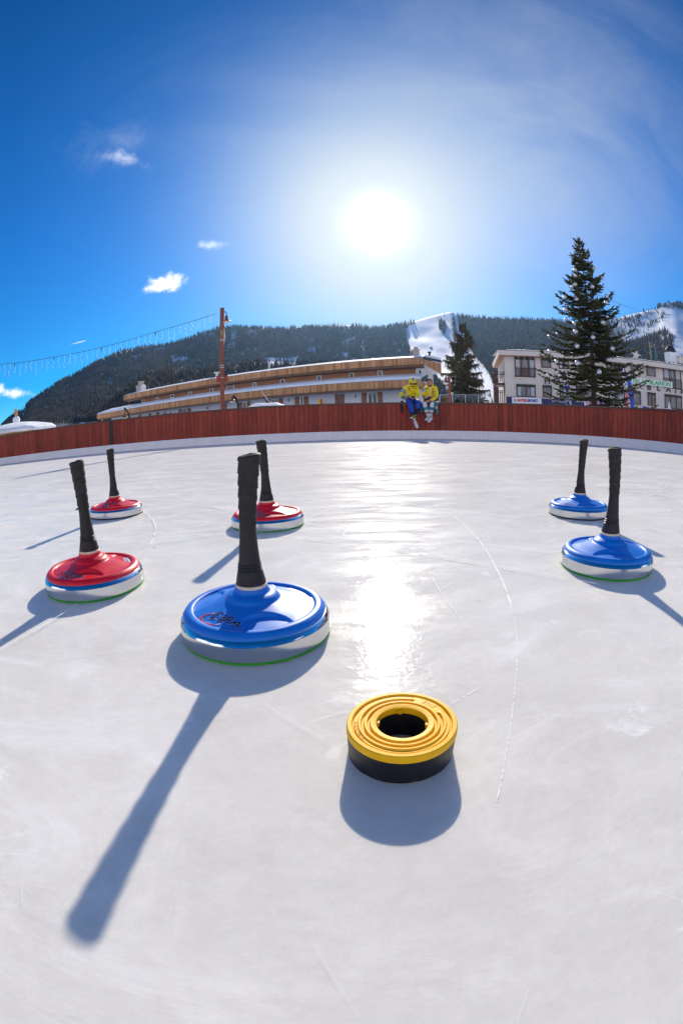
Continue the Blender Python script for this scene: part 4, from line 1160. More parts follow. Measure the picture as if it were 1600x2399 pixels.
# string courses
for z in (h_z(1210, 897),): b.quadbox(Q(hL - .02, .0, z - .05), Q(hR, .0, z - .05), Q(hR, .0, z + .05), Q(hL - .02, .0, z + .05), N2, .05)
lh(b.build('wall', M_CREAM))
eL = h_t(1167, 829, 1.0); b = MB()
b.quadbox(Q(eL, 1.0, ZR - .52), Q(hR, 1.0, ZR - .52), Q(hR, 1.0, ZR), Q(eL, 1.0, ZR), -N2, .15)
b.quadbox(Q(eL, .85, ZR - .50), Q(eL, -10, ZR - .50), Q(eL, -10, ZR), Q(eL, .85, ZR), U2, .15)
lh(b.build('fascia', M_CREAM))
b = MB(); b.quadbox(Q(eL + .15, .84, ZR - .50), Q(hR, .84, ZR - .50), Q(hR, -10, ZR - .50), Q(eL + .15, -10, ZR - .50), (0, 0, -1), .05)
lh(b.build('soffit', mat('orange_soffit', (.42, .17, .07), .6)))
b = MB(); b.quadbox(Q(eL, 1.0, ZR + .003), Q(hR, 1.0, ZR + .003), Q(hR, -10, ZR + .9), Q(eL + 1.5, -10, ZR + .9), (0, 0, 1), .05)
hroof = lh(b.build('roof', M_VERGE))
bb = MB(); nt = 110; no = 5; vs = []; fs = []
for i in range(nt + 1):
    t = eL + (hR - eL) * i / nt
    for j in range(no + 1):
        q = j / no; e = min(1, i / 5 + .1)
        wav = .5 + .5 * math.sin(t * 2.1 + q) ; lump = mnoise.noise(Vector((t * .9, q * 2, 5)))
        vs.append(Q(t, .95 + [.0, .03, 0, 0, 0, 0][j] - 10.5 * q, ZR + .06 + .9 * q + (.36 * [.12, .8, 1, 1, 1, 1][j] * e) * (.86 + .14 * wav + .12 * lump)))
for i in range(nt):
    for j in range(no): a = i * (no + 1) + j; fs.append((a, a + no + 1, a + no + 2, a + 1))
bb.add(vs, fs); bb.build('roof_snow', M_SNOW, hroof, auto=R(60))
t = eL + 1.4
while t < hR - 4:
    b = MB(); c = Q(t, .8, ZR + .22); b.tube([c - U2 * .14 + Vector((0, 0, .10)), c + Vector((0, 0, -.05)), c + U2 * .16 + Vector((0, 0, .13))], .045, 5); t += .62
    lh(b.build('snow_guard', M_IRON))
def h_win(px0, py0, px1, py1, nv=0, box=True, rail=False, curtain=0.0, glow=None, off=.02, nh=0):
    xm, ym = (px0 + px1) / 2, (py0 + py1) / 2
    t0, t1 = h_t(px0, ym), h_t(px1, ym); z1, z0 = h_z(xm, py0), h_z(xm, py1)
    f = MB(); fw = .12; sb = .30 if box else fw
    def bar(a0, a1, y0, y1, th=.07, o_=off): f.quadbox(Q(a0, o_, y0), Q(a1, o_, y0), Q(a1, o_, y1), Q(a0, o_, y1), N2, th)
    bar(t0, t0 + fw, z0, z1 - sb); bar(t1 - fw, t1, z0, z1 - sb); bar(t0 + fw, t1 - fw, z0, z0 + fw)
    for k in range(nv):
        c = t0 + (t1 - t0) * (k + 1) / (nv + 1); bar(c - .075, c + .075, z0 + fw, z1 - sb, .06)
    for k in range(nh):
        c = z0 + (z1 - sb - z0) * (k + 1) / (nh + 1); bar(t0 + fw, t1 - fw, c - .03, c + .03, .05)
    fo = lh(f.build('window', M_BFRAME))
    s = MB(); s.quadbox(Q(t0, off, z1 - sb), Q(t1, off, z1 - sb), Q(t1, off, z1), Q(t0, off, z1), N2, .09); s.build('shutter_box', M_IRON, fo)
    g = MB(); g.quadbox(Q(t0 + .05, off - .01, z0 + .05), Q(t1 - .05, off - .01, z0 + .05), Q(t1 - .05, off - .01, z1 - .2), Q(t0 + .05, off - .01, z1 - .2), N2, .03)
    g.build('pane', M_HGLASS, fo)
    if curtain:
        n = 10
        for half in (0, 1):
          c = MB()
          for k in range(n):
            if (k >= n // 2) != bool(half): continue
            a0 = t0 + fw + (t1 - t0 - 2 * fw) * curtain * 0 + (t1 - t0 - 2 * fw) * k / n
            if abs((k + .5) / n - .5) < .5 - curtain: continue
            c.quadbox(Q(a0, off + .022 + .006 * (k % 2), z0 + .14), Q(a0 + (t1 - t0) / n * .9, off + .022 + .006 * (k % 2), z0 + .14), Q(a0 + (t1 - t0) / n * .9, off + .022 + .006 * (k % 2), z1 - sb), Q(a0, off + .022 + .006 * (k % 2), z1 - sb), N2, .004)
          c.build('curtain', M_CURT, fo)
    if rail:
        r_ = MB(); zt = z0 + (z1 - z0) * .46
        r_.quadbox(Q(t0, off + .16, zt - .05), Q(t1, off + .16, zt - .05), Q(t1, off + .16, zt), Q(t0, off + .16, zt), N2, .04)
        r_.quadbox(Q(t0, off + .16, z0 + .1), Q(t1, off + .16, z0 + .1), Q(t1, off + .16, z0 + .15), Q(t0, off + .16, z0 + .15), N2, .04)
        n = 15
        for k in range(n + 1):
            a = t0 + .03 + (t1 - t0 - .06) * k / n; r_.quadbox(Q(a - .025, off + .165, z0 + .15), Q(a + .025, off + .165, z0 + .15), Q(a + .025, off + .165, zt - .05), Q(a - .025, off + .165, zt - .05), N2, .025)
        r_.build('railing', M_BFRAME, fo)
    sl = MB(); sl.quadbox(Q(t0 - .08, .01, z0 - .14), Q(t1 + .08, .01, z0 - .14), Q(t1 + .08, .01, z0 - .01), Q(t0 - .08, .01, z0 - .01), N2, .12); sl.build('sill', M_CREAM, fo)
    return fo
M_HGLASS = mat('hotel_glass', (.03, .04, .05), .06, spec=.8, col2=(.14, .16, .17), vscale=1.1)
M_CURT = mat('net_curtain', (.42, .47, .52), .8)
h_win(1205, 837, 1253, 884, 2, rail=True, curtain=.18)
h_win(1267, 839, 1290, 862.5)
h_win(1307, 842, 1331, 865, curtain=.3)
h_win(1345, 843, 1368, 866)
h_win(1209, 900.5, 1254, 930.5, 1, curtain=.22)
h_win(1270.5, 902.5, 1292, 931.5)
h_win(1310, 905, 1331, 934)
h_win(1348, 904, 1386, 940, 1)
h_win(1420, 850, 1463, 895, 2, rail=True)
h_win(1477, 853.5, 1499, 878.5)
h_win(1513, 856, 1534, 882)
h_win(1553, 861, 1594, 911, 2, rail=True, curtain=.3)
h_win(1425, 908, 1462, 945, 1, curtain=.3)
h_win(1481, 916, 1500, 948)
h_win(1516, 919.5, 1535, 951, 1, nh=2)
h_win(1556, 925, 1596, 958, 2)
# shop front below: dark blue band
b = MB(); t0, t1 = h_t(1186, 936), h_t(1425, 948); z1 = h_z(1250, 931.5); z0 = z1 - 1.15
b.quadbox(Q(t0, .03, z0), Q(t1, .03, z0), Q(t1, .03, z1), Q(t0, .03, z1), N2, .10)
M_NAVY = mat('navy_sign', (.012, .02, .11), .5, var=.2, vscale=2)
band = lh(b.build('shop_band', M_NAVY))
def flat_text(txt, size, o, ux, up, n, mats_, par, lift=.02, ext=.01, name='lettering', bold=0.0, shear=0.0, spacing=1.0):
    v, f = text_mesh(txt, size, bold, shear, ext, spacing); bb = MB()
    bb.add([o + ux * p.x + up * p.y + n * (p.z + lift) for p in v], f)
    k = bb.build(name, mats_); k.location = -par.matrix_parent_inverse.translation if False else (0, 0, 0)
    k.parent = par; return k
Z3 = Vector((0, 0, 1))
M_WHITE_T = mat('white_letter', (.7, .72, .78), .5)
M_BLUE_T = mat('blue_letter', (.012, .03, .32), .5)
M_RED_T = mat('red_letter', (.62, .015, .03), .5)
M_GREEN_T = mat('green_letter', (.01, .38, .06), .5)
M_DARK_T = mat('dark_letter', (.012, .014, .03), .5)
flat_text('LOCATION', .34, Q(h_t(1309, 941), .13, h_z(1309, 941.5)), U2, Z3, N2, M_WHITE_T, band)
# sign board and wall letters
t0, t1 = h_t(1457, 888), h_t(1571.5, 902); z0, z1 = h_z(1520, 902.5, .3), h_z(1520, 888, .3)
b = MB(); b.quadbox(Q(t0, .22, z0), Q(t1, .22, z0), Q(t1, .22, z1), Q(t0, .22, z1), N2, .12)
b.tube([Q(t0 + .5, 0, z1 - .2), Q(t0 + .5, .22, z1 - .2)], .03, 5); b.tube([Q(t1 - .5, 0, z1 - .2), Q(t1 - .5, .22, z1 - .2)], .03, 5)
sg = lh(b.build('sign_board', mat('sign_white', (.66, .74, .70), .5)))
for wd, fx in (('HOTEL', -.335), ('LE', -.085), ('BLAINON', .235)):
    flat_text(wd, .70, Q((t0 + t1) / 2 + (t1 - t0) * fx, .34, (z0 + z1) / 2 - .02), U2, Z3, N2, M_GREEN_T, sg, bold=.012, shear=.15)
for ch_, px, py in (('H', 1281, 893), ('O', 1303, 893.5), ('T', 1325, 894), ('E', 1347, 895), ('L', 1369, 896), ('L', 1431, 900), ('E', 1453, 902), ('B', 1519, 907.5), ('L', 1541.5, 909.5), ('A', 1564, 912.5), ('I', 1581, 915.5), ('N', 1598, 917.5)):
    k = flat_text(ch_, 1.02, Q(h_t(px, py), .05, h_z(px, py)), U2, Z3, N2, M_DARK_T, hotel, ext=.05, lift=.05, name='wall_letter', bold=.012)
    k.location = -P2
# chimney with cowl, dormer
q = on_plane(1571, 842, P2 - N2 * 3, N2); b = MB(); b.box(q, (1.25, 1.25, 1.7)); b.lathe([(.55, .85), (.75, 1.1), (.78, 1.25), (.45, 1.6), (.2, 1.75), (0, 1.75)], 8, q); 
hc = lh(b.build('chimney', [M_WFRAME])); hc.data.materials.append(M_IRON)
for p in hc.data.polygons:
    if p.center.z > q.z + .86: p.material_index = 1
q = on_plane(1590, 846, P2 - N2 * 3, N2); b = MB(); b.box(q, (1.3, 1.2, .8)); b.box(q + Vector((0, 0, .5)), (1.6, 1.5, .12)); lh(b.build('vent_house', M_CREAM))
# balcony tower on the left end
tb0, tb1 = h_t(1158.5, 905, -1), hL
b = MB(); zU = h_z(1170, 897, -1); zT = h_z(1170, 872, -1)
for z in (zU,): b.quadbox(Q(tb0, -.6, z - .28), Q(tb1 - .01, -.6, z - .28), Q(tb1 - .01, -3.2, z - .28), Q(tb0, -3.2, z - .28), (0, 0, 1), .26)
b.quadbox(Q(tb0, -.6, 1.9), Q(tb1 - .01, -.6, 1.9), Q(tb1 - .01, -3.2, 1.9), Q(tb0, -3.2, 1.9), (0, 0, 1), .2)
for t in (tb0 + .05,):
    for o_ in (-.66, -3.1): b.tube([Q(t, o_, 0), Q(t, o_, zT)], .07, 6)
b.tube([Q(tb1 - .1, -.66, 0), Q(tb1 - .1, -.66, zT)], .05, 6)
bal = lh(b.build('balcony', M_BFRAME))
r_ = MB()
for zt, zb in ((zT, zU), (h_z(1170, 916, -1), 2.1)):
    for z in (zt, zt - .22 if zt == zT else zb + .15): r_.tube([Q(tb0, -.62, z), Q(tb1, -.62, z)], .035, 5)
    r_.tube([Q(tb0, -3.1, zt), Q(tb1, -3.1, zt)], .035, 5); r_.tube([Q(tb0, -.62, zt), Q(tb0, -3.1, zt)], .035, 5)
    k = 0; t = tb0 + .15
    while t < tb1 - .05:
        r_.quadbox(Q(t - .05, -.62, zb + .08), Q(t + .05, -.62, zb + .08), Q(t + .05, -.62, zt - (.2 if zt == zT else 0)), Q(t - .05, -.62, zt - (.2 if zt == zT else 0)), N2, .03); t += .22
r_.build('railing', M_BFRAME, bal)
# thin icicle lights hanging from the eave
t = eL + 1; M_ICI = mat('icicle', (.75, .77, .82), .3)
while t < hR - 5:
    b = MB(); l = rnd.uniform(.25, 1.1); b.tube([Q(t, .97, ZR - .5), Q(t + rnd.uniform(-.02, .02), .97, ZR - .5 - l)], .012, 4); t += rnd.uniform(.35, 1.0)
    lh(b.build('icicle', M_ICI))
# ------------------------------------------------------------------ conifers
def needle_mat(name, c1, c2):
    m = bpy.data.materials.new(name); m.use_nodes = True
    t = m.node_tree; bb = t.nodes['Principled BSDF']
    a_ = t.nodes.new('ShaderNodeAttribute'); a_.attribute_name = 'tone'
    mx = t.nodes.new('ShaderNodeMix'); mx.data_type = 'RGBA'; t.links.new(a_.outputs['Fac'], mx.inputs['Factor'])
    mx.inputs['A'].default_value = (*c1, 1); mx.inputs['B'].default_value = (*c2, 1)
    t.links.new(mx.outputs['Result'], bb.inputs['Base Color']); bb.inputs['Roughness'].default_value = .65; bb.inputs['Specular IOR Level'].default_value = .15
    return m
M_BARK = mat('bark', (.10, .065, .045), .9, var=.4, vscale=8, bump=.6, bscale=20, stretch=(1, 1, .3))
def fast_mesh(name, V, F, mats_, tones=None, parent=None):
    V = np.asarray(V, np.float32); F = np.asarray(F, np.int32)
    me = bpy.data.meshes.new(name)
    me.vertices.add(len(V)); me.vertices.foreach_set('co', V.ravel())
    me.loops.add(F.size); me.loops.foreach_set('vertex_index', F.ravel())
    me.polygons.add(len(F)); me.polygons.foreach_set('loop_start', np.arange(0, F.size, F.shape[1], dtype=np.int32)); me.polygons.foreach_set('loop_total', np.full(len(F), F.shape[1], dtype=np.int32))
    me.update(calc_edges=True); me.validate()
    if tones is not None:
        a_ = me.attributes.new('tone', 'FLOAT', 'FACE'); a_.data.foreach_set('value', np.asarray(tones, np.float32))
    me.materials.append(mats_)
    o = bpy.data.objects.new(name, me); COL.objects.link(o); o.parent = parent
    return o
def conifer(name, label, base, H, prof, seed, mneedle, droop=0.0, upturn=.25, whorl=.42, nb=7, twig=.34, tw_r=.028, hang=0.0, lean=(0, 0), z0=.9, fill=1.0, dens=1.0, tips=()):
    """trunk, whorls of boughs, each bough lined with needle-clad twigs. prof(q): bough length at height fraction q"""
    r = random.Random(seed)
    root = empty(name, base); tag(root, label, 'tree')
    ax = lambda z: Vector((lean[0] * (z / H) ** 2, lean[1] * (z / H) ** 2, z))
    tb = MB(); n = 14
    tb.tube([ax(H * k / n) for k in range(n + 1)], [max(.012, .016 * H * (1 - .96 * (k / n) ** .9)) for k in range(n + 1)], 10)
    V = []; F = []; T = []
    def twig_(p, d, L, rad, tone):
        d = d.normalized(); a = d.cross(Vector((r.uniform(-1, 1), r.uniform(-1, 1), r.uniform(-.2, 1)))).normalized(); b = d.cross(a)
        k = len(V)
        for s, w_ in ((0, .45), (.35, 1), (.8, .8), (1, .12)):
            c = p + d * L * s + Vector((0, 0, -hang * L * s * s))
            for q in range(3):
                an = 2.094 * q + s * 1.2; V.append(c + rad * w_ * r.uniform(.7, 1.3) * (math.cos(an) * a + math.sin(an) * b))
        for s in range(3):
            for q in range(3):
                F.append((k + s * 3 + q, k + s * 3 + (q + 1) % 3, k + (s + 1) * 3 + (q + 1) % 3, k + (s + 1) * 3 + q)); T.append(min(1, max(0, tone + r.gauss(0, .13) + .10 * s)))
    z = z0
    extra = [(Vector(t) - Vector(base)) for t in tips]; zs_ = []
    while z < H * .985 or extra:
        if z >= H * .985:
            tp = extra.pop(); q = tp.z / H; p = ax(tp.z - .25); hv = Vector((tp.x - p.x, tp.y - p.y, 0)); L = hv.length; an = math.atan2(hv.y, hv.x)
            pts = [p.copy()]; ns = max(4, int(L / .16)); tone0 = r.uniform(.3, .6); q0 = p.copy()
            for s in range(ns):
                f = (s + 1) / ns; p = q0 + hv * f + Vector((0, 0, (tp.z - q0.z) * f * f - .22 * math.sin(math.pi * f))); pts.append(p.copy())
                if f < .12: continue
                d0 = (pts[-1] - pts[-2]).normalized()
                for sg in (-1, 1, -1, 1):
                    tl_ = twig * (1.2 - .7 * f) * r.uniform(.6, 1.2); dd = d0 * r.uniform(.5, .9) + sg * Vector((-math.sin(an), math.cos(an), 0)) * r.uniform(.4, 1) + Vector((0, 0, r.uniform(-.35, .3)))
                    twig_(p, dd, tl_, tw_r, tone0)
            twig_(pts[-1], pts[-1] - pts[-2], twig * .6, tw_r, tone0 + .15)
            tb.tube(pts, [max(.006, .012 * L * (1 - .85 * i / len(pts))) for i in range(len(pts))], 4, False)
            continue
        q = z / H; L0 = prof(q); m = max(4, int(nb * (1 - .35 * q) + r.uniform(-.5, 1)))
        ph = r.uniform(0, 6.28)
        for k in range(m):
            if r.random() > fill: continue
            an = ph + 2 * math.pi * k / m + r.uniform(-.3, .3); L = L0 * r.uniform(.55, 1.18)
            el = (-.18 + .95 * max(0, q - .45) - droop * (1 - q)) + r.uniform(-.12, .12)
            out_ = Vector((math.cos(an), math.sin(an), 0)); p = ax(z + r.uniform(-.12, .12)); pts = [p.copy()]
            st = max(.09, L / 16); ns = max(3, int(L / st)); tone0 = r.uniform(.15, .6)
            for s in range(ns):
                f = (s + 1) / ns; e = el + upturn * f * f * 1.6
                side = Vector((-math.sin(an), math.cos(an), 0)) * r.uniform(-.06, .06)
                p = p + (out_ * math.cos(e) + Vector((0, 0, math.sin(e))) + side) * st; pts.append(p.copy())
                if f < .10 and L > 1: continue
                d0 = (pts[-1] - pts[-2]).normalized()
                for sg in (-1, 1):
                    for _ in range(2 if r.random() < dens - 1 else 1):
                        if r.random() > dens: continue
                        tl_ = twig * (1.25 - .75 * f) * r.uniform(.6, 1.25) * min(1, .35 + L / 1.6)
                        dd = d0 * r.uniform(.45, .9) + sg * Vector((-math.sin(an), math.cos(an), 0)) * r.uniform(.45, 1) + Vector((0, 0, r.uniform(-.25, .18)))
                        twig_(p, dd, tl_, tw_r, tone0)
                        if tl_ > .22:
                            pp = p + dd.normalized() * tl_ * .45
                            for sg2 in (-1, 1): twig_(pp, dd + sg2 * dd.cross(Vector((0, 0, 1))) * .7, tl_ * .55, tw_r * .85, tone0)
                if r.random() < .8: twig_(p, d0 + Vector((0, 0, r.uniform(-.9, .1) - hang)), twig * r.uniform(.4, .8) * min(1, .4 + L / 2), tw_r * .9, tone0 - .1)
            twig_(pts[-1], pts[-1] - pts[-2], twig * .7 * min(1, .4 + L / 2), tw_r, tone0 + .15)
            tb.tube(pts[::2] + ([pts[-1]] if len(pts) % 2 == 0 else []), [max(.006, .011 * L * (1 - .85 * i / max(1, len(pts[::2])))) for i in range(len(pts[::2]) + (1 if len(pts) % 2 == 0 else 0))], 4, False)
        z += whorl * (1 - .55 * q) * r.uniform(.8, 1.2)
    # leader
    for k in range(10): twig_(ax(H * (.965 + .003 * k)), Vector((r.uniform(-1, 1), r.uniform(-1, 1), 1.2)), .28, tw_r * .8, .4)
    tb.build('trunk', M_BARK, root)
    fast_mesh('crown', [tuple(v) for v in V], F, mneedle, T, root)
    return root
M_NEED = needle_mat('fir_needles', (.014, .022, .012), (.11, .105, .04))
M_NEED2 = needle_mat('spruce_needles', (.055, .056, .036), (.22, .18, .11))
XD = 24.0
xb = at(1391, 945, XD); xb.z = 0; XH = at(1352, 560, XD).z
def xprof(q):
    pts = [(0, 3.1), (.10, 3.1), (.22, 3.0), (.33, 2.85), (.42, 2.3), (.50, 1.8), (.60, 1.55), (.70, 1.28), (.80, .9), (.88, .62), (.95, .28), (1, .05)]
    for (a, x), (c, y) in zip(pts, pts[1:]):
        if q <= c: return x + (y - x) * (q - a) / (c - a)
    return .08
xt = at(1352, 553, XD)
conifer('christmas_tree', 'tall Christmas fir hung with silver balls in front of the hotel', xb, XH, xprof, 5, M_NEED, droop=.10, upturn=.42, whorl=.47, nb=7, twig=.46, tw_r=.034, lean=(xt.x - xb.x, xt.y - xb.y), z0=1.2, fill=.98, dens=1.12, tips=[at(x, y, XD - o) for x, y, o in ((1276, 776, .2), (1271, 808, .4), (1290, 792, .9), (1258, 866, .3), (1286, 890, .7), (1268, 880, -.6), (1297, 938, .8), (1480, 776, .2), (1470, 790, -.5), (1498, 814, .4), (1509, 860, .3), (1500, 872, 1.0), (1512, 893, .2), (1488, 905, .8), (1462, 938, .9), (1315, 688, .3), (1318, 712, .8), (1336, 735, 1.0), (1428, 702, .4), (1432, 722, -.3))])
SD = 40.0
sb = at(1087, 945, SD); sb.z = 0; SH = at(1083, 757, SD).z
def sprof(q):
    pts = [(0, 3.4), (.12, 3.1), (.25, 2.6), (.45, 2.0), (.6, 1.5), (.75, 1.1), (.88, .7), (.96, .3), (1, .06)]
    for (a, x), (c, y) in zip(pts, pts[1:]):
        if q <= c: return x + (y - x) * (q - a) / (c - a)
    return .06
stp = at(1083, 757, SD)
conifer('spruce_tree', 'ragged drooping spruce at the foot of the ski slope', sb, SH, sprof, 12, M_NEED2, droop=.34, upturn=.30, whorl=.52, nb=7, twig=.56, tw_r=.046, hang=.9, lean=(stp.x - sb.x, stp.y - sb.y), z0=.7, fill=.86)

# silver baubles and stars on the Christmas tree
M_SILV = mat('bauble_silver', (.52, .52, .54), .32, metal=.7)
M_CAPM = mat('bauble_cap', (.35, .33, .3), .4, metal=1)
BA = [(480, 515, 28), (732, 497, 28), (488, 592, 24), (828, 620, 26), (485, 705, 28), (445, 735, 22), (708, 735, 30), (350, 873, 29), (895, 862, 27), (503, 898, 27), (888, 942, 29), (358, 1040, 27), (475, 1215, 29), (848, 1205, 31), (365, 1165, 24), (490, 1325, 33), (718, 1398, 30), (150, 1392, 29), (1128, 1432, 22), (510, 1512, 33), (972, 1545, 31), (152, 1585, 29), (240, 1715, 27), (512, 1735, 33), (800, 1850, 32), (1283, 1860, 25), (128, 1900, 22), (1148, 2042, 28), (245, 1350, 18), (920, 1690, 20), (905, 1130, 20)]
rb = random.Random(3); ball0 = None
for x, y, rr in BA:
    px, py = 1260 + x / 5.596, 540 + y / 5.596; rad = rr / 5.596 / 1054 * 22.6 * 1.02
    az, _s = azs(px, py); zz = at(px, py, XD).z
    # on the near side of the crown: as far out as the boughs reach in that direction
    ex = abs(math.tan(az - azs(1352 + 39 * (py - 553) / 390, py)[0])) * XD; Lp = xprof(min(1, max(0, zz / XH)))
    D = XD - .15 - math.sqrt(max(0.05, (Lp * 1.08) ** 2 - ex * ex)) if ex < Lp * 1.08 else XD - .3
    p = at(px, py, D); k = D / XD
    if ball0 is None:
        ball0 = empty('bauble', p); b = MB(); b.sphere((0, 0, 0), 1.0, 24, 16); o = b.build('ball', M_SILV, ball0, smooth=True)
        b = MB(); b.lathe([(.0, .98), (.2, .98), (.2, 1.16), (0, 1.18)], 10); b.build('cap', M_CAPM, ball0)
        b = MB(); b.tube([(0, 0, 1.15), (.05, 0, 1.7)], .03, 4); b.build('hook', M_CAPM, ball0); q = ball0
    else:
        q = ball0.copy(); COL.objects.link(q)
        for c in kids(ball0):
            c2 = c.copy(); COL.objects.link(c2); c2.parent = q
    q.location = p; q.scale = (rad * k * 24 / 22.6,) * 3; q.rotation_euler = (rb.uniform(-.2, .2), rb.uniform(-.2, .2), rb.uniform(0, 6))
    tag(q, 'round silver bauble hanging on the tall Christmas tree', 'bauble', 'silver baubles on the Christmas tree')
M_STAR = mat('pale_star', (.60, .57, .52), .5)
for px, py, s, lab in ((1489, 832, .26, 'pale grey star hanging from the right-hand bough tip against the hotel roof'), (1493, 886, .13, 'small pale star on the lower right bough beside the hotel sign')):
    b = MB(); P_ = []
    for zf in (-.02, .02):
        for k in range(10):
            a = math.pi / 2 + k * math.pi / 5; rr = s if k % 2 == 0 else s * .42; P_.append((rr * math.cos(a), zf, rr * math.sin(a)))
    b.add(P_, [tuple(range(10))[::-1], tuple(range(10, 20))] + [(k, (k + 1) % 10, 10 + (k + 1) % 10, 10 + k) for k in range(10)])
    o = b.build('star', M_STAR); o.location = at(px, py, XD - 1.0); o.rotation_euler = (0, .25, -.5); tag(o, lab, 'star')
b = MB(); a0 = at(1400, 690, XD - .2); a1 = at(1530, 735, 52); b.tube([a0.lerp(a1, k / 12) - Vector((0, 0, .25 * math.sin(math.pi * k / 12))) for k in range(13)], .012, 5)
o = b.build('guy_wire', M_IRON); tag(o, 'thin dark guy wire running from the Christmas tree to the right', 'wire')

# ------------------------------------------------------------------ brown lamp pole with icicle lights
M_POLE = mat('pole_wood', (.24, .075, .040), .65, var=.3, vscale=3, stretch=(5, 5, .6))
PD = 13.2
pb = at(522, 955, PD); ptop = at(513, 722, PD); pz = ptop.z; pb.z = 0
pole = empty('lamp_pole', pb); tag(pole, 'tall square brown wooden pole carrying a lamp and string of icicle lights', 'lamp pole')
tow = -Vector((pb.x, pb.y, 0)).normalized(); prx = Vector((-tow.y, tow.x, 0)) ; prx = prx if prx.x > 0 else -prx
prot = math.atan2(prx.y, prx.x) + .35
MB().box((0, 0, pz / 2), (.098, .098, pz), prot).build('post', M_POLE, pole)
def pzv(py): return at(516, py, PD).z
for y in (795.5, 798.5, 856.5, 861.5, 885): MB().box((0, 0, pzv(y)), (.104, .104, .016), prot).build('steel_band', M_GALV, pole)
b = MB(); z0 = pzv(735)
b.tube([(0, 0, z0), prx * .09 + Vector((0, 0, z0 + .06)), prx * .13 + Vector((0, 0, z0 + .02)), prx * .135 + Vector((0, 0, z0 - .06))], .016, 6)
b.build('lamp_arm', M_IRON, pole)
la = prx * .135 + Vector((0, 0, 0)) + tow * .02
M_LRED = mat('lamp_enamel', (.16, .045, .035), .4, var=.1)
M_GLASS = mat('frosted_glass', (.62, .60, .55), .25, spec=.5)
def lamp(par, c, s=1.0):
    b = MB(); b.lathe([(0, .13), (.055, .13), (.062, .10), (.055, .09), (.062, .06), (.055, .05), (.062, .02), (.058, -.01), (.13, -.055), (.15, -.085), (.145, -.09), (.05, -.05), (0, -.05)], 24, (0, 0, 0))
    o = b.build('lamp_shade', M_LRED, par, auto=R(40)); o.location = c; o.scale = (s, s, s)
    b = MB(); b.lathe([(.128, -.082), (.115, -.12), (.08, -.155), (.03, -.172), (0, -.174)], 24)
    g = b.build('glass_bowl', M_GLASS, o, smooth=True)
    return o
lamp(pole, la + Vector((0, 0, pzv(749))), .82)
b = MB(); zz = pzv(780); b.box(tow * .058 + Vector((0, 0, zz)), (.060, .012, .145), math.atan2(tow.y, tow.x) + math.pi / 2)
nt = b.build('green_notice', mat('notice_green', (.12, .20, .08), .5, col2=(.28, .30, .10), vscale=9), pole)
zz = pzv(887); M_SIGNR = mat('sign_red', (.30, .045, .035), .55, var=.15, vscale=4)
for s in (-1, 1): MB().box(prx * (.105 * s + .002) + Vector((0, 0, zz)) - tow * .03, (.125, .014, .20), math.atan2(prx.y, prx.x)).build('red_sign_back', M_SIGNR, pole)
b = MB(); b.tube([prx * .06 + Vector((0, 0, pzv(770))), prx * .075 + Vector((0, 0, pzv(790))), prx * .055 + Vector((0, 0, pzv(812)))], [.02, .028, .006], 6); b.build('light_bundle', mat('bundle_white', (.6, .6, .62), .5), pole)

rs = random.Random(8)
M_CABLE = mat('light_cable', (.03, .03, .05), .6)
M_STRAND = mat('light_strand_clear', (.95, .96, .98), .4, spec=.6, trans=.55)
pts = [at(508, 734.5, PD), at(440, 756, 13.4), at(371.5, 776, 13.6), at(305, 796, 13.8), at(238.5, 814, 14.0), at(180, 827, 14.2), at(121.5, 837.5, 14.4), at(60, 848, 14.6), at(0, 854, 14.8), at(-60, 858, 15.0)]
cab = catmull(pts, False, 10)
st_ = empty('icicle_light_string', pts[0]); tag(st_, 'string of clear icicle lights sagging from the brown pole to the left', 'string lights')
off0 = pts[0]
b = MB(); b.tube([p - off0 for p in cab], .0075, 5); b.build('cable', M_CABLE, st_)
cs = resample(cab, .19)
for i, p in enumerate(cs[1:]):
    q = p - off0; L = .26 + .17 * abs(math.sin(i * 1.3)) + rs.uniform(-.06, .06)
    b = MB(); P_ = [q]; n = 7
    for k in range(n): P_.append(q + Vector((rs.uniform(-.018, .018) * (1 + k * .3), rs.uniform(-.018, .018), -L * (k + 1) / n)))
    b.tube(P_, .0034, 3)
    for c in P_[2:]:
        if rs.random() < .75: b.sphere(c + Vector((rs.uniform(-.015, .015), 0, 0)), rs.uniform(.008, .014), 6, 4)
    b.build('light_strand', M_STRAND, st_)
for px, py in ((371.5, 776), (238.5, 814), (121.5, 837.5), (22, 852)):
    p = min(cab, key=lambda c: (c - at(px, py, 14)).length) - off0
    b = MB(); b.tube([p + Vector((0, 0, .01)), p + Vector((0, 0, -.11))], [.018, .013], 6); b.build('connector', M_IRON, st_)

# ------------------------------------------------------------------ lamps beyond the fence
def gooseneck(base_px, top_px, lamp_px, D, label):
    p0 = at(*base_px, D); p0.z = 0; root = empty('street_lamp', p0); tag(root, label, 'lamp')
    a = at(*base_px, D) - p0; t = at(*top_px, D) - p0; l = at(*lamp_px, D) - p0
    mid = (a + t) / 2 + Vector((.06, 0, .02))
    b = MB(); b.tube([Vector((a.x + .02, a.y, 0)), a] + catmull([a, mid, t], False, 5), [.05] * 2 + [.045] * 11, 8); b.tube([t, Vector((l.x, l.y, t.z - .02)), Vector((l.x, l.y, l.z + .12))], .015, 5)
    b.build('post', M_IRON, root)
    lamp(root, Vector((l.x, l.y, l.z)), .85)
gooseneck((304, 978), (292, 956), (293, 974), 18, 'small bent lamp over the fence at the left end of the timber building')
gooseneck((558, 953), (545.5, 926.5), (545, 935.5), 17, 'small bent lamp over the fence just right of the tall brown pole')
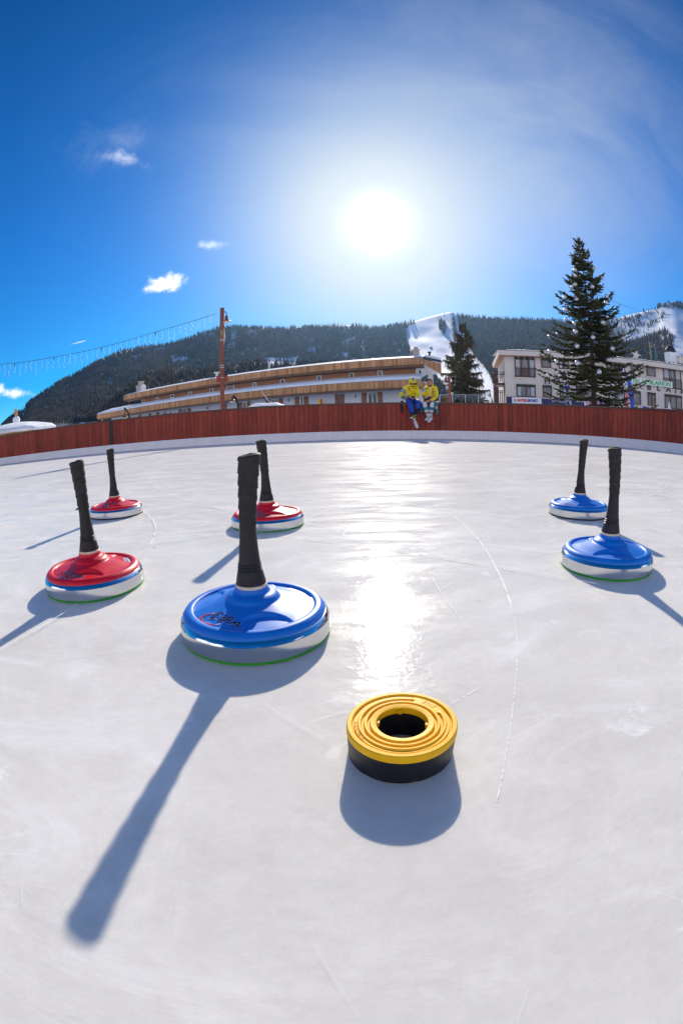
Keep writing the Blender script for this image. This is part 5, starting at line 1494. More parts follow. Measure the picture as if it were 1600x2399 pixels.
p0 = at(1053, 945, 26); p0.z = 0; root = empty('street_lamp', p0); tag(root, 'red lamp post standing before the drooping spruce, right of the seated pair', 'lamp')
tz = at(1048, 885, 26).z
MB().box((0, 0, tz / 2), (.13, .13, tz), .3).build('post', M_POLE, root)
l = at(1044, 892, 25.9) - p0
MB().tube([(0, 0, tz - .1), (l.x / 2, l.y / 2, tz), (l.x, l.y, l.z + .25)], .025, 5).build('lamp_arm', M_IRON, root)
lamp(root, l, 1.35)

# ------------------------------------------------------------------ hedge and railing right of the seated pair
b = MB(); rr = random.Random(2)
p0 = at(1030, 940, 31); p1 = at(1150, 940, 31); root = empty('garden_railing', Vector((p0.x, p0.y, 0))); tag(root, 'thin wire railing with icicles in front of the drooping spruce', 'railing')
o0 = Vector((p0.x, p0.y, 0)); u = Vector((p1.x - p0.x, p1.y - p0.y, 0)); Lr = u.length; u.normalize(); zt = at(1060, 924.5, 31).z
for z in (zt, 1.6): b.tube([Vector((0, 0, z)), u * Lr + Vector((0, 0, z))], .02, 5)
for k in range(5): b.tube([u * Lr * k / 4, u * Lr * k / 4 + Vector((0, 0, zt))], .03, 5)
t = 0
while t < Lr: b.tube([u * t + Vector((0, 0, zt)), u * t + Vector((0, 0, zt - rr.uniform(.2, .6)))], .008, 3); t += .06
b.build('rails', M_GALV, root)
def bush(name, label, c, rad, hgt, n, mt, seed, leaf=.07):
    r = random.Random(seed); V = []; F = []; T = []
    for k in range(n):
        a = r.uniform(0, 6.28); q = r.random() ** .5; z = r.uniform(.05, 1)
        w_ = math.sqrt(max(0.02, 1 - (z - .35) ** 2 * 1.9)) * q
        p = Vector((rad[0] * w_ * math.cos(a), rad[1] * w_ * math.sin(a), hgt * z)); d = Vector((r.gauss(0, 1), r.gauss(0, 1), r.gauss(0, 1))).normalized(); e = d.orthogonal().normalized(); s = leaf * r.uniform(.5, 1.4)
        i = len(V); V += [p - d * s, p + e * s * .5, p + d * s, p - e * s * .5]; F.append((i, i + 1, i + 2, i + 3)); T.append(r.random())
    root = empty(name, c); tag(root, label, 'bush')
    fast_mesh('foliage', [tuple(v) for v in V], F, mt, T, root)
    b = MB()
    for k in range(9):
        a = r.uniform(0, 6.28); b.tube([(0, 0, 0), (rad[0] * .3 * math.cos(a), rad[1] * .3 * math.sin(a), hgt * .5), (rad[0] * .7 * math.cos(a), rad[1] * .7 * math.sin(a), hgt * .92)], [.03, .02, .008], 4)
    b.build('stem', M_BARK, root); return root
M_LEAFB = needle_mat('dry_leaf', (.10, .05, .025), (.42, .24, .11))
c = at(1045, 940, 30); c.z = 0; bush('dry_bush', 'bush with dry orange leaves behind the railing, beside the red lamp post', c, (.45, .4), at(1045, 929, 30).z, 500, M_LEAFB, 5)
M_HEDGE = needle_mat('hedge_leaf', (.02, .024, .014), (.09, .08, .04))
c = at(1090, 940, 34); c.z = 0; bush('hedge', 'dark evergreen hedge under the drooping spruce', c, (1.9, .8), at(1090, 924, 34).z, 3800, M_HEDGE, 6, .11)

# ------------------------------------------------------------------ flags and banners in front of the hotel
def plane_frame(px, py, D):
    p = at(px, py, D); n = -Vector((p.x, p.y, 0)).normalized(); u_ = Vector((-n.y, n.x, 0)); u_ = u_ if u_.x > 0 else -u_
    return p, u_, n
def banner(px0, px1, py0, py1, D, label):
    pm, u_, n = plane_frame((px0 + px1) / 2, (py0 + py1) / 2, D)
    w_ = (at(px1, (py0 + py1) / 2, D) - at(px0, (py0 + py1) / 2, D)).length; h_ = at((px0 + px1) / 2, py0, D).z - at((px0 + px1) / 2, py1, D).z
    base = Vector((pm.x, pm.y, 0)); root = empty('banner', base); tag(root, label, 'banner')
    b = MB(); z = pm.z
    b.quadbox(-u_ * w_ / 2 + Vector((0, 0, z - h_ / 2)), u_ * w_ / 2 + Vector((0, 0, z - h_ / 2)), u_ * w_ / 2 + Vector((0, 0, z + h_ / 2)), -u_ * w_ / 2 + Vector((0, 0, z + h_ / 2)), n, .03)
    cl = b.build('sheet', mat('banner_white', (.68, .68, .72), .6), root)
    for s in (-1, 1): MB().tube([u_ * (w_ / 2 - .05) * s - n * .03, u_ * (w_ / 2 - .05) * s - n * .03 + Vector((0, 0, z + h_ / 2))], .03, 5).build('post', M_GALV, root)
    s = h_ * .50; up = Z3
    # mark: red and blue blocks
    m = MB(); o_ = -u_ * w_ * .405 + Vector((0, 0, z)) + n * .035
    def blk(x, y, a, c_): m.add([o_ + u_ * (x + a * math.cos(t) - 0) * h_ + up * (y + c_ * math.sin(t)) * h_ for t in [k * math.pi / 4 for k in range(8)]], [tuple(range(8))])
    m.mi = 0; blk(-.12, .14, .09, .10); m.mi = 1; blk(.12, .05, .16, .08); blk(-.05, -.10, .08, .14); m.mi = 0; blk(.14, -.17, .07, .08)
    m.build('mark', [M_RED_T, M_BLUE_T], cl)
    va, fa = text_mesh('INTER', s, .018 * s / .4, 0, .01); vb, fb = text_mesh('SPORT', s, .018 * s / .4, 0, .01)
    wa = max(v.x for v in va) - min(v.x for v in va); wb = max(v.x for v in vb) - min(v.x for v in vb); k = min(1.15, w_ * .76 / (wa + wb)); x0 = -w_ * .315
    for vv, ff, ww, m_ in ((va, fa, wa, M_RED_T), (vb, fb, wb, M_BLUE_T)):
        bb = MB(); bb.add([u_ * (x0 + (p.x + ww / 2) * k) + Vector((0, 0, z + p.y * k)) + n * (p.z + .05) for p in vv], ff); bb.build('lettering', m_, cl); x0 += ww * k + .02
    return root
banner(1199, 1268, 931.5, 946, 40, 'white shop banner with red and blue lettering left of the Christmas tree')
banner(1368, 1433, 937.5, 952, 38, 'white shop banner with red and blue lettering behind the Christmas tree trunk')
M_FLAGB = mat('flag_blue', (.03, .07, .46), .6)
def feather(px_b, px_t, pyt, pyb, wpx, D, label, mode):
    pm, u_, n = plane_frame(px_b, pyb, D); base = Vector((pm.x, pm.y, 0)); root = empty('feather_flag', base); tag(root, label, 'flag')
    zt = at(px_t, pyt, D).z; dx = (px_t - px_b) / 1054 * D; W = wpx / 1054 * D
    b = MB(); pl = [Vector((0, 0, 0)), u_ * dx * .3 + Vector((0, 0, zt * .4)), u_ * dx * .8 + Vector((0, 0, zt * .85)), u_ * (dx + W * .45) + Vector((0, 0, zt * 1.0))]; pl = catmull(pl, False, 6)
    b.tube(pl, .03, 6); b.build('pole', M_IRON, root)
    nz_ = 14; vs = []; b = MB()
    zs = [.9 + (zt * .985 - .9) * k / nz_ for k in range(nz_ + 1)]
    def px_at(z):
        for a, c_ in zip(pl, pl[1:]):
            if a.z <= z <= c_.z: return a.lerp(c_, (z - a.z) / max(1e-6, c_.z - a.z))
        return pl[-1]
    for i, z in enumerate(zs):
        a = px_at(z); ww = W * min(1, ((nz_ - i) / 4 + .1))
        for q in (0, .5, 1): vs.append(Vector((a.x, a.y, z)) + u_ * (ww * q + .03) + n * (.05 * math.sin(i * .8 + q * 2)))
    fs = []; ms = []
    for i in range(nz_):
        for q in (0, 1):
            fs.append((i * 3 + q, i * 3 + q + 1, (i + 1) * 3 + q + 1, (i + 1) * 3 + q))
            ms.append((1 if q == 1 else 0) if mode == 'stripe' else (1 if i > nz_ * .62 and i % 4 < 2 else 0))
    for f_, m_ in zip(fs, ms): b.mi = m_; k = len(b.v); b.add([vs[j] for j in f_], [(0, 1, 2, 3)])
    cl = b.build('sheet', [mat('flag_white', (.66, .67, .72), .6), M_FLAGB], root)
    zc = .9 + (zt - .9) * .42; a = px_at(zc)
    up2 = Vector((-u_.x, -u_.y, 0)); mid = Vector((a.x, a.y, zc)) + u_ * W * (.5 if mode != 'stripe' else .27) + n * .09
    flat_text('INTERSPORT', W * (.85 if mode != 'stripe' else .5), mid, Z3, -u_, n, M_BLUE_T if mode != 'stripe' else M_RED_T, cl, bold=.01)
    return root
feather(1325, 1318, 868, 948, 15, 37, 'white feather flag with blue lettering left of the Christmas tree trunk', 'plain')
feather(1470, 1455, 855, 950, 20, 36, 'blue and white feather flag with red lettering right of the Christmas tree trunk', 'stripe')
# small closed white parasol before the right hotel window, blue awning edge
p = at(1567, 950, 40); pz_ = at(1567, 942, 40).z; root = empty('closed_parasol', Vector((p.x, p.y, 0))); tag(root, 'closed white parasol before the ground floor window at the far right', 'parasol')
MB().tube([(0, 0, 0), (0, 0, pz_)], .03, 6).build('pole', M_GALV, root)
MB().lathe([(.05, pz_ - 1.6), (.16, pz_ - 1.4), (.14, pz_ - .6), (.05, pz_ - .05), (0, pz_)], 10).build('canopy', M_WHITE_T, root)
p = at(1525, 952.5, 44); b = MB(); pm, u_, n = plane_frame(1525, 952, 44); 
root = empty('awning', Vector((pm.x, pm.y, 0))); tag(root, 'narrow blue awning low on the hotel front right of the Christmas tree', 'awning')
zt = at(1525, 950, 44).z
b.quadbox(-u_ * .9 + Vector((0, 0, zt - .3)), u_ * .9 + Vector((0, 0, zt - .42)), u_ * .9 + Vector((0, 0, zt - .38)) - n * 1.2, -u_ * .9 + Vector((0, 0, zt - .1)) - n * 1.2, Z3, .06); b.build('canvas', M_FLAGB, root)
for s in (-1, 1): MB().tube([u_ * .85 * s, u_ * .85 * s + Vector((0, 0, zt - .33))], .03, 5).build('post', M_IRON, root)

# ------------------------------------------------------------------ snowy car roof, folded parasol, kiosk, pylon, groomer
pm, u_, n = plane_frame(620, 948, 17); root = empty('parked_car', Vector((pm.x, pm.y, 0)), math.atan2(u_.y, u_.x)); tag(root, 'parked car under a cap of snow, its roof just showing above the fence', 'car')
zt = at(620, 945.5, 17).z
M_CAR = mat('car_paint', (.10, .11, .13), .3, coat=.5)
def loft(secs, name, m_, par):
    """sections: (x, half width, z bottom, z top)"""
    b = MB(); vs = []
    for x, hw, z0, z1 in secs: vs += [(x, -hw, z0), (x, hw, z0), (x, hw * .86, z1), (x, -hw * .86, z1)]
    fs = [(0, 3, 2, 1)]
    for i in range(len(secs) - 1):
        for k in range(4): fs.append((i * 4 + k, i * 4 + (k + 1) % 4, i * 4 + 4 + (k + 1) % 4, i * 4 + 4 + k))
    e = (len(secs) - 1) * 4; fs.append((e, e + 1, e + 2, e + 3)); b.add(vs, fs); o = b.build(name, m_, par); fixn(o); return o
zr = zt - .13
loft([(-1.75, .70, .28, .62), (-1.6, .76, .22, .72), (-.95, .80, .2, .80), (1.3, .80, .2, .84), (1.75, .76, .22, .80), (1.85, .70, .30, .66)], 'body', M_CAR, root)
loft([(-.95, .72, .80, .82), (-.45, .70, .80, zr), (.75, .70, .82, zr), (1.35, .70, .83, .86)], 'cabin', M_DGLASS, root)
for x in (-1.15, 1.2):
    for y in (-.78, .78):
        b = MB(); b.lathe([(.0, -.09), (.18, -.09), (.29, -.08), (.31, 0), (.29, .08), (.18, .09), (0, .09)], 24); wq = b.build('wheel', M_RUBBER, root, auto=R(40)); wq.rotation_euler = (R(90), 0, 0); wq.location = (x, y, .31)
b = MB(); vs = []; NX, NY = 14, 8
for i in range(NX + 1):
    for j in range(NY + 1):
        x = -.62 + 1.42 * i / NX; y = -.62 + 1.24 * j / NY; e = min(1, min(i, NX - i) / 3) * min(1, min(j, NY - j) / 2)
        vs.append((x, y, zr + .01 + e * (.13 + .05 * mnoise.noise(Vector((x * 2.5, y * 2, 1))))))
b.add(vs, [(i * (NY + 1) + j, (i + 1) * (NY + 1) + j, (i + 1) * (NY + 1) + j + 1, i * (NY + 1) + j + 1) for i in range(NX) for j in range(NY)]); b.build('roof_snow', M_SNOW, root, smooth=True)
MB().tube([(.28, -.3, zr + .02), (-.08, -.3, zr + .55)], .010, 5).build('aerial', M_GALV, root)

p = P(c_t(750.5, 940, -.2), -.2, 0); zt = c_z(750.5, 932.5, -.2); root = empty('folded_parasol', p); tag(root, 'folded yellow and red parasol against the white wall of the timber building', 'parasol')
MB().tube([(0, 0, 0), (0, 0, zt + .05)], .03, 6).build('pole', M_GALV, root)
b = MB(); n_ = 16
vs = []; ZZ = [(.06, zt - 1.1), (.21, zt - .85), (.27, zt - .6), (.20, zt - .28), (.05, zt)]
for r_, z in ZZ:
    for k in range(n_): vs.append((r_ * math.cos(6.2832 * k / n_) * (1 + .1 * (k % 2)), r_ * math.sin(6.2832 * k / n_) * (1 + .1 * (k % 2)), z))
for i in range(len(ZZ) - 1):
    for k in range(n_):
        b.mi = 1 if k in (12, 13) else 0
        j = (k + 1) % n_; b.add([vs[i * n_ + k], vs[i * n_ + j], vs[(i + 1) * n_ + j], vs[(i + 1) * n_ + k]], [(0, 1, 2, 3)])
b.build('canopy', [mat('parasol_yellow', (.72, .50, .02), .6), M_RED_T], root)

KD = 20.0
kc = at(40, 1000, KD); kc.z = 0; root = empty('kiosk', kc); tag(root, 'octagonal wooden kiosk with a thick snow roof at the far left', 'kiosk')
ze = at(60, 1016, KD).z; zp = at(45, 989, KD).z; KR = 1.95
b = MB(); b.lathe([(0, ze - .03), (KR, ze - .03), (KR, ze + .05), (.3, zp - .16), (0, zp - .16)], 8, a0=.25); b.build('roof', mat('kiosk_wood', (.40, .19, .05), .6, var=.2), root)
b = MB(); vs = []; n_ = 48; prof = [(1.0, .055), (1.02, .17), (1.0, .24), (.9, .32), (.7, .44), (.45, .54), (.2, .60), (.0, .62)]
rk = random.Random(3)
for i, (q, z) in enumerate(prof):
    for k in range(n_):
        a = 6.2832 * k / n_ + .25; oct_ = math.cos(math.pi / 8) / math.cos(((a - .25) % (math.pi / 4)) - math.pi / 8)
        w_ = KR * q * oct_; nn = mnoise.noise(Vector((math.cos(a) * 2, math.sin(a) * 2, i * .7)))
        vs.append((w_ * (1 + .01 * nn) * math.cos(a), w_ * (1 + .01 * nn) * math.sin(a), ze + (zp - ze) * z / .62 * 1.0 + .03 * nn * (i < 4)))
b.add(vs, [(i * n_ + k, i * n_ + (k + 1) % n_, (i + 1) * n_ + (k + 1) % n_, (i + 1) * n_ + k) for i in range(len(prof) - 1) for k in range(n_)])
b.build('roof_snow', M_SNOW, root, auto=R(50))
b = MB(); b.lathe([(KR * .78, -.02), (KR * .78, ze)], 8, a0=.25); b.build('wall', M_PLANK, root)
fz = at(41, 987, KD).z
b = MB(); b.sphere((0, 0, zp + .10), .175, 24, 12); b.build('snow_ball', M_SNOW, root, smooth=True)
# carved squirrel on top of the ball
sq = MB(); c0 = Vector((0, 0, zp + .27)); s = .30
sq.sphere(c0 + Vector((.03, 0, .09)), .075, 12, 9, (.8, .7, 1.2)); sq.sphere(c0 + Vector((.07, -.01, .21)), .052, 12, 9, (1.15, .8, .9)); sq.sphere(c0 + Vector((.115, -.01, .20)), .022, 8, 6)
for d in (-.02, .02): sq.tube([c0 + Vector((.06, d, .24)), c0 + Vector((.075, d, .31))], [.014, .003], 5)
sq.tube([c0 + Vector((-.02, 0, .03)), c0 + Vector((-.09, 0, .08)), c0 + Vector((-.11, 0, .18)), c0 + Vector((-.07, 0, .27)), c0 + Vector((-.02, 0, .28))], [.03, .05, .058, .05, .015], 9)
sq.tube([c0 + Vector((.06, 0, .13)), c0 + Vector((.12, 0, .12))], [.02, .014], 6); sq.tube([c0 + Vector((.03, 0, .0)), c0 + Vector((.11, 0, .0))], [.03, .02], 6)
o = sq.build('squirrel_figure', mat('carved_wood', (.45, .20, .06), .5, col2=(.62, .40, .2), vscale=9), root, auto=R(50))
o.rotation_euler = (0, 0, -.3)

GD = 420
pm, u_, n = plane_frame(1527, 830, 300); root = empty('lift_pylon', Vector((pm.x, pm.y, at(1527, 845, 300).z))); tag(root, 'distant ski lift pylon, one leg yellow and one green, above the hotel roof', 'pylon')
o0 = root.location.copy()
b = MB(); b.tube([at(1525, 845, 300) - o0, at(1519, 799, 300) - o0], .45, 6); b.build('leg', mat('pylon_yellow', (.38, .34, .12), .5), root)
b = MB(); b.tube([at(1536, 845, 300) - o0, at(1532, 811, 300) - o0], .4, 6); b.build('leg', mat('pylon_green', (.10, .26, .24), .5), root)
b = MB(); b.tube([at(1521, 812, 300) - o0, at(1533, 811, 300) - o0], .35, 6); b.build('crossbar', mat('pylon_yellow2', (.38, .34, .12), .5), root)
gp = None
for D_ in range(250, 990, 5):       # where the line of sight meets the ski slope
    q = at(1010, 817, D_); u_q = (D_ - far.r0) / (far.r1 - far.r0); a_ = math.atan2(q.x, q.y)
    if far.z(np.array([a_]), np.array([u_q]))[0] >= q.z: gp = q; break
if gp is None: gp = at(1010, 817, 600)
root = empty('snow_groomer', gp, .4); tag(root, 'tiny yellow and dark snow groomer on the ski slope', 'snow groomer')
for s in (-1, 1): MB().box((0, 1.4 * s, .6), (5.0, .9, 1.1), top=(.8, 1)).build('track', M_IRON, root)
MB().box((.2, 0, 1.4), (4.2, 2.4, 1.0)).build('body', mat('groomer_yellow', (.5, .34, .03), .5), root)
MB().box((.4, 0, 2.6), (1.9, 2.1, 1.5), top=(.8, .9)).build('cab', M_DGLASS, root)
MB().box((3.3, 0, .9), (.3, 4.2, 1.2)).build('blade', M_IRON, root)
# ------------------------------------------------------------------ the two seated people
def skin_obj(name, joints, edges, m_, par, org, sub=2, root=0):
    """joints: (point, radius); one continuous surface grown on the skeleton"""
    me = bpy.data.meshes.new(name)
    me.from_pydata([tuple(Vector(p) - org) for p, r in joints], edges, [])
    o = bpy.data.objects.new(name, me); COL.objects.link(o)
    md = o.modifiers.new('skin', 'SKIN'); md.use_smooth_shade = True
    for i, (p, r) in enumerate(joints):
        d = me.skin_vertices[0].data[i]
        d.radius = (r, r) if not isinstance(r, tuple) else r; d.use_root = (i == root)
    s = o.modifiers.new('sub', 'SUBSURF'); s.levels = sub; s.render_levels = sub
    bpy.context.view_layer.update()
    nm = bpy.data.meshes.new_from_object(o.evaluated_get(bpy.context.evaluated_depsgraph_get()))
    o.modifiers.clear(); o.data = nm; bpy.data.meshes.remove(me); nm.name = name
    nm.materials.clear(); nm.materials.append(m_)
    nm.polygons.foreach_set('use_smooth', [True] * len(nm.polygons)); nm.update()
    o.parent = par; return o
M_SKIN = mat('skin', (.50, .27, .19), .55, var=.06, vscale=20)
M_YJ = mat('yellow_jacket', (.80, .62, .012), .6, var=.10, vscale=9, bump=.35, bscale=22)
M_BJ = mat('jacket_blue', (.01, .20, .56), .6)
M_BP = mat('blue_trousers', (.006, .055, .36), .65, var=.15, vscale=9, bump=.3, bscale=20)
M_DK = mat('dark_cloth', (.015, .017, .022), .7)
M_GREY = mat('grey_cloth', (.16, .15, .17), .8, var=.2, vscale=25)
M_HAIR = mat('brown_hair', (.045, .022, .014), .6, var=.3, vscale=40)
M_SHOE = mat('white_shoe', (.66, .66, .68), .5)
M_SOCK = mat('white_sock', (.64, .64, .68), .8)
M_TEAL = mat('teal_cloth', (.02, .26, .34), .6)
M_REDC = mat('red_cloth', (.55, .015, .03), .6)
M_LIME = mat('lime_cloth', (.40, .50, .02), .6)
M_NAVYC = mat('navy_cloth', (.02, .02, .10), .7)
A_ = at
def ring_band(name, c, ax, r, w_, m_, par, org, rr=None):
    ax = Vector(ax).normalized(); q = ax.to_track_quat('Z', 'Y').to_matrix()
    b = MB(); b.lathe([(r * .9, -w_ / 2), (r, -w_ / 2), (r, w_ / 2), (r * .9, w_ / 2)], 18)
    b.v = [tuple(Vector(c) - org + q @ Vector(v)) for v in b.v]
    return b.build(name, m_, par, smooth=True)
def hand(b_j, b_e, k0, wrist, fwd, side, up, s=1.0):
    """five bent fingers on a palm, added to the body skeleton"""
    wrist = Vector(wrist); fwd = Vector(fwd).normalized(); side = Vector(side).normalized(); up = Vector(up).normalized()
    palm = wrist + fwd * .045 * s; b_j.append((palm, (.026 * s, .018 * s))); b_e.append((k0, len(b_j) - 1)); kp = len(b_j) - 1
    for i, (o, L) in enumerate(((-.028, .036), (-.010, .042), (.009, .040), (.026, .031))):
        a = palm + side * o * s + fwd * .028 * s; c = a + fwd * L * .55 * s - up * .008 * s; e = c + fwd * L * .4 * s - up * .022 * s
        b_j += [(a, .0085 * s), (c, .0080 * s), (e, .007 * s)]; n = len(b_j); b_e += [(kp, n - 3), (n - 3, n - 2), (n - 2, n - 1)]
    a = palm - side * .030 * s - fwd * .012 * s; c = a - side * .014 * s + fwd * .022 * s - up * .008 * s
    b_j += [(a, .010 * s), (c, .0085 * s)]; n = len(b_j); b_e += [(kp, n - 2), (n - 2, n - 1)]
def shoe(heel, toe, up, m_, par, org, w_=.036):
    heel, toe = Vector(heel), Vector(toe); d = toe - heel; L = d.length; d.normalize(); up = (Vector(up) - d * Vector(up).dot(d)).normalized(); sd = d.cross(up)
    b = MB(); vs = []; n = 12
    for t, ww, h in ((-.06, .45, .5), (.0, .85, 1.15), (.22, .9, 1.25), (.45, .95, .85), (.72, 1.08, .62), (.92, .85, .48), (1.02, .35, .28)):
        for k in range(n):
            a = 6.2832 * k / n; vs.append(heel + d * L * t + sd * w_ * ww * math.cos(a) + up * (w_ * .95 * h * max(-.55, math.sin(a))) - org)
    fs = [(i * n + k, i * n + (k + 1) % n, (i + 1) * n + (k + 1) % n, (i + 1) * n + k) for i in range(6) for k in range(n)] + [tuple(range(n))[::-1], tuple(range(6 * n, 7 * n))]
    b.add(vs, fs); o = b.build('shoe', m_, par, smooth=True); fixn(o); return o
def patch(c, u_, v_, w_, h_, n, m_, par, org, name='jacket_patch'):
    b = MB(); c = Vector(c) - org; b.quadbox(c - u_ * w_ - v_ * h_, c + u_ * w_ - v_ * h_, c + u_ * w_ + v_ * h_, c - u_ * w_ + v_ * h_, n, .004); return b.build(name, m_, par)
FR = Vector((-.18, -.98, 0)).normalized(); RT = Vector((.98, -.18, 0)).normalized(); UPV = Vector((0, 0, 1))

def person_left():
    org = A_(963, 944.5, 11.86); root = empty('person', org)
    tag(root, 'hooded person in yellow jacket and blue trousers sitting on the fence, head bowed', 'person')
    J = dict(pel=A_(963, 937.5, 11.86), wai=A_(962, 926, 11.90), che=A_(961.5, 913, 11.84), nek=A_(964.5, 904.5, 11.74), hed=A_(967, 898.5, 11.66), top=A_(966.5, 891, 11.70),
             sR=A_(948, 910.5, 11.84), eR=A_(937, 927.5, 11.76), wR=A_(962, 930.5, 11.52), sL=A_(974.5, 909.5, 11.80), eL=A_(979.5, 925.5, 11.70), wL=A_(971, 931.5, 11.54),
             hR=A_(957, 938.5, 11.84), kR=A_(960, 946, 11.50), aR=A_(970.5, 981, 11.50), hL=A_(969, 938.5, 11.84), kL=A_(981, 944, 11.50), aL=A_(972.5, 975, 11.52))
    # body: one surface under the clothes
    j = [(J['pel'], .075), (J['wai'], .07), (J['che'], .085), (J['nek'], .035), (J['hed'], (.066, .072)), (J['top'], .060), (J['sR'], .04), (J['eR'], .03), (J['wR'], .021), (J['sL'], .04), (J['eL'], .03), (J['wL'], .021), (J['hR'], .06), (J['kR'], .045), (J['aR'], .03), (J['hL'], .06), (J['kL'], .045), (J['aL'], .03)]
    e = [(0, 1), (1, 2), (2, 3), (3, 4), (4, 5), (2, 6), (6, 7), (7, 8), (2, 9), (9, 10), (10, 11), (0, 12), (12, 13), (13, 14), (0, 15), (15, 16), (16, 17)]
    hand(j, e, 8, J['wR'], RT + FR * .3, UPV, FR); hand(j, e, 11, J['wL'], -RT * .8 + FR * .5, UPV, FR)
    body = skin_obj('body', j, e, M_SKIN, root, org, 2)
    # nose and mouth below the hood
    hc = J['hed']; b = MB(); b.sphere(hc + FR * .068 + Vector((0, 0, -.012)) - org, .011, 8, 6, (1, 1.2, 1.5)); b.sphere(hc + FR * .060 + Vector((0, 0, -.038)) - org, .014, 8, 6, (1.4, .6, .5)); b.build('face', M_SKIN, root, smooth=True)
    j = [(J['pel'] + Vector((0, 0, .02)), .115), (J['wai'], .125), (J['che'], .125), (J['nek'] - Vector((0, 0, .01)), .07), (J['sR'], .072), (J['eR'], .058), (J['wR'] - RT * .07, .040), (J['sL'], .068), (J['eL'], .056), (J['wL'] + RT * .02, .040)]
    e = [(0, 1), (1, 2), (2, 3), (2, 4), (4, 5), (5, 6), (2, 7), (7, 8), (8, 9)]
    jk = skin_obj('jacket', j, e, M_YJ, root, org, 2)
    # hood: pointed shell, open below the brow
    b = MB(); c = hc + Vector((0, 0, .035)) - FR * .015; nu, nv = 28, 16; vs = []
    for v in range(nv + 1):
        ph = math.pi * v / nv
        for u in range(nu):
            th = 2 * math.pi * u / nu; d = RT * math.cos(th) * math.sin(ph) + FR * math.sin(th) * math.sin(ph) + UPV * math.cos(ph)
            lo_ = max(0, -math.cos(ph)); hi_ = max(0, math.cos(ph))
            rr = .104 * (1 + .30 * hi_ ** 2 + .30 * lo_) * (1 + .16 * max(0, -math.sin(th)) * math.sin(ph)) * (1 + .05 * mnoise.noise(Vector((math.cos(th) * 2.2, math.sin(th) * 2.2, ph * 2))))
            hv = d - UPV * d.dot(UPV)
            vs.append(c + d * rr + hv * (.055 * lo_ ** 1.2) + RT * (-.022) * hi_ + RT * .012 * lo_ - FR * .02 * hi_ + FR * .012 * lo_ - org)
    fs = []
    for v in range(nv):
        for u in range(nu):
            th = 2 * math.pi * (u + .5) / nu; ph = math.pi * (v + .5) / nv
            if ph > 2.75: continue
            if math.sin(th + .22) > .66 and 1.72 < ph < 2.45: continue
            fs.append((v * nu + u, v * nu + (u + 1) % nu, (v + 1) * nu + (u + 1) % nu, (v + 1) * nu + u))
    b.add(vs, fs); hd = b.build('hood', M_YJ, root, smooth=True)
    sm = hd.modifiers.new('thick', 'SOLIDIFY'); sm.thickness = .008
    b = MB(); vs2 = []
    for k in range(15):
        ph = .02 + 1.42 * k / 14
        for w_ in (-.016, .016):
            rr = .1085 * (1 + .30 * max(0, math.cos(ph)) ** 2); vs2.append(c + (FR * math.sin(ph) + UPV * math.cos(ph)) * rr + RT * (w_ + .024 - .026 * max(0, math.cos(ph))) - FR * .02 * max(0, math.cos(ph)) - org)
    b.add(vs2, [(2 * k, 2 * k + 1, 2 * k + 3, 2 * k + 2) for k in range(14)]); b.build('hood_stripe', M_BJ, hd, smooth=True)
    ax = J['eR'] - J['sR']
    for f in (.30, .52): ring_band('sleeve_stripe', J['sR'].lerp(J['eR'], f), ax, .070 - .010 * f, .034, M_BJ, jk, org)
    patch(A_(957.5, 911, 11.70), RT, UPV, .018, .016, FR, M_DK, jk, org); patch(A_(972.5, 910.5, 11.68), RT, UPV, .03, .008, FR, M_DK, jk, org); patch(A_(961, 915, 11.68), RT, UPV, .03, .006, FR, M_REDC, jk, org)
    # trousers
    j = [(J['pel'], .115), (J['hR'], .095), (J['kR'], .082), (J['kR'].lerp(J['aR'], .68), .070), (J['hL'], .095), (J['kL'], .082), (J['kL'].lerp(J['aL'], .50), .068)]
    skin_obj('trousers', j, [(0, 1), (1, 2), (2, 3), (0, 4), (4, 5), (5, 6)], M_BP, root, org, 2)
    for a, t0, t1, m_ in (('R', .62, .80, M_DK), ('R', .80, .86, M_LIME), ('R', .86, .93, M_DK), ('R', .93, .98, M_LIME), ('L', .46, .85, M_DK)):
        k, q = J['k' + a], J['a' + a]; b = MB(); b.tube([k.lerp(q, t0) - org, k.lerp(q, (t0 + t1) / 2) - org, k.lerp(q, t1) - org], [.052, .050, .045], 12); b.build('ski_sock', m_, root, smooth=True)
    shoe(A_(971, 985, 11.49), A_(978, 1003, 11.40), FR + UPV * .3, M_SHOE, root, org, .040)
    shoe(A_(971, 981, 11.53), A_(960, 978.5, 11.42), UPV * 1 + FR * .4, M_SHOE, root, org, .038)
    # grey gloves and goggles in the lap, phone in the hand, suit sleeve hanging down
    b = MB(); b.sphere(A_(947, 931, 11.60) - org, .075, 14, 9, (1.25, .8, .62)); b.sphere(A_(955, 930, 11.55) - org, .05, 12, 8, (1.3, .8, .7)); b.build('glove', M_GREY, root, smooth=True)
    b = MB(); b.sphere(A_(960, 927, 11.52) - org, .035, 14, 8, (1.5, .7, .7)); b.build('goggles', mat('goggle_lens', (.35, .45, .05), .2), root, smooth=True)
    j = [(A_(942, 938, 11.76), .045), (A_(940.5, 950, 11.70), .045), (A_(941, 962, 11.68), .04), (A_(941, 968, 11.68), .032)]
    skin_obj('hanging_sleeve', j, [(0, 1), (1, 2), (2, 3)], M_DK, root, org, 1)
    j = [(A_(941, 966.5, 11.675), .036), (A_(941, 974, 11.67), .034), (A_(942, 978, 11.67), .018)]; skin_obj('red_cuff', j, [(0, 1), (1, 2)], M_REDC, root, org, 1)
    b = MB(); b.box(A_(967.5, 930, 11.485) - org, (.075, .012, .042), .2); ph = b.build('smartphone', M_DK); ph.location = org
    tag(ph, 'dark smartphone in the hands of the hooded person in blue trousers', 'smartphone')
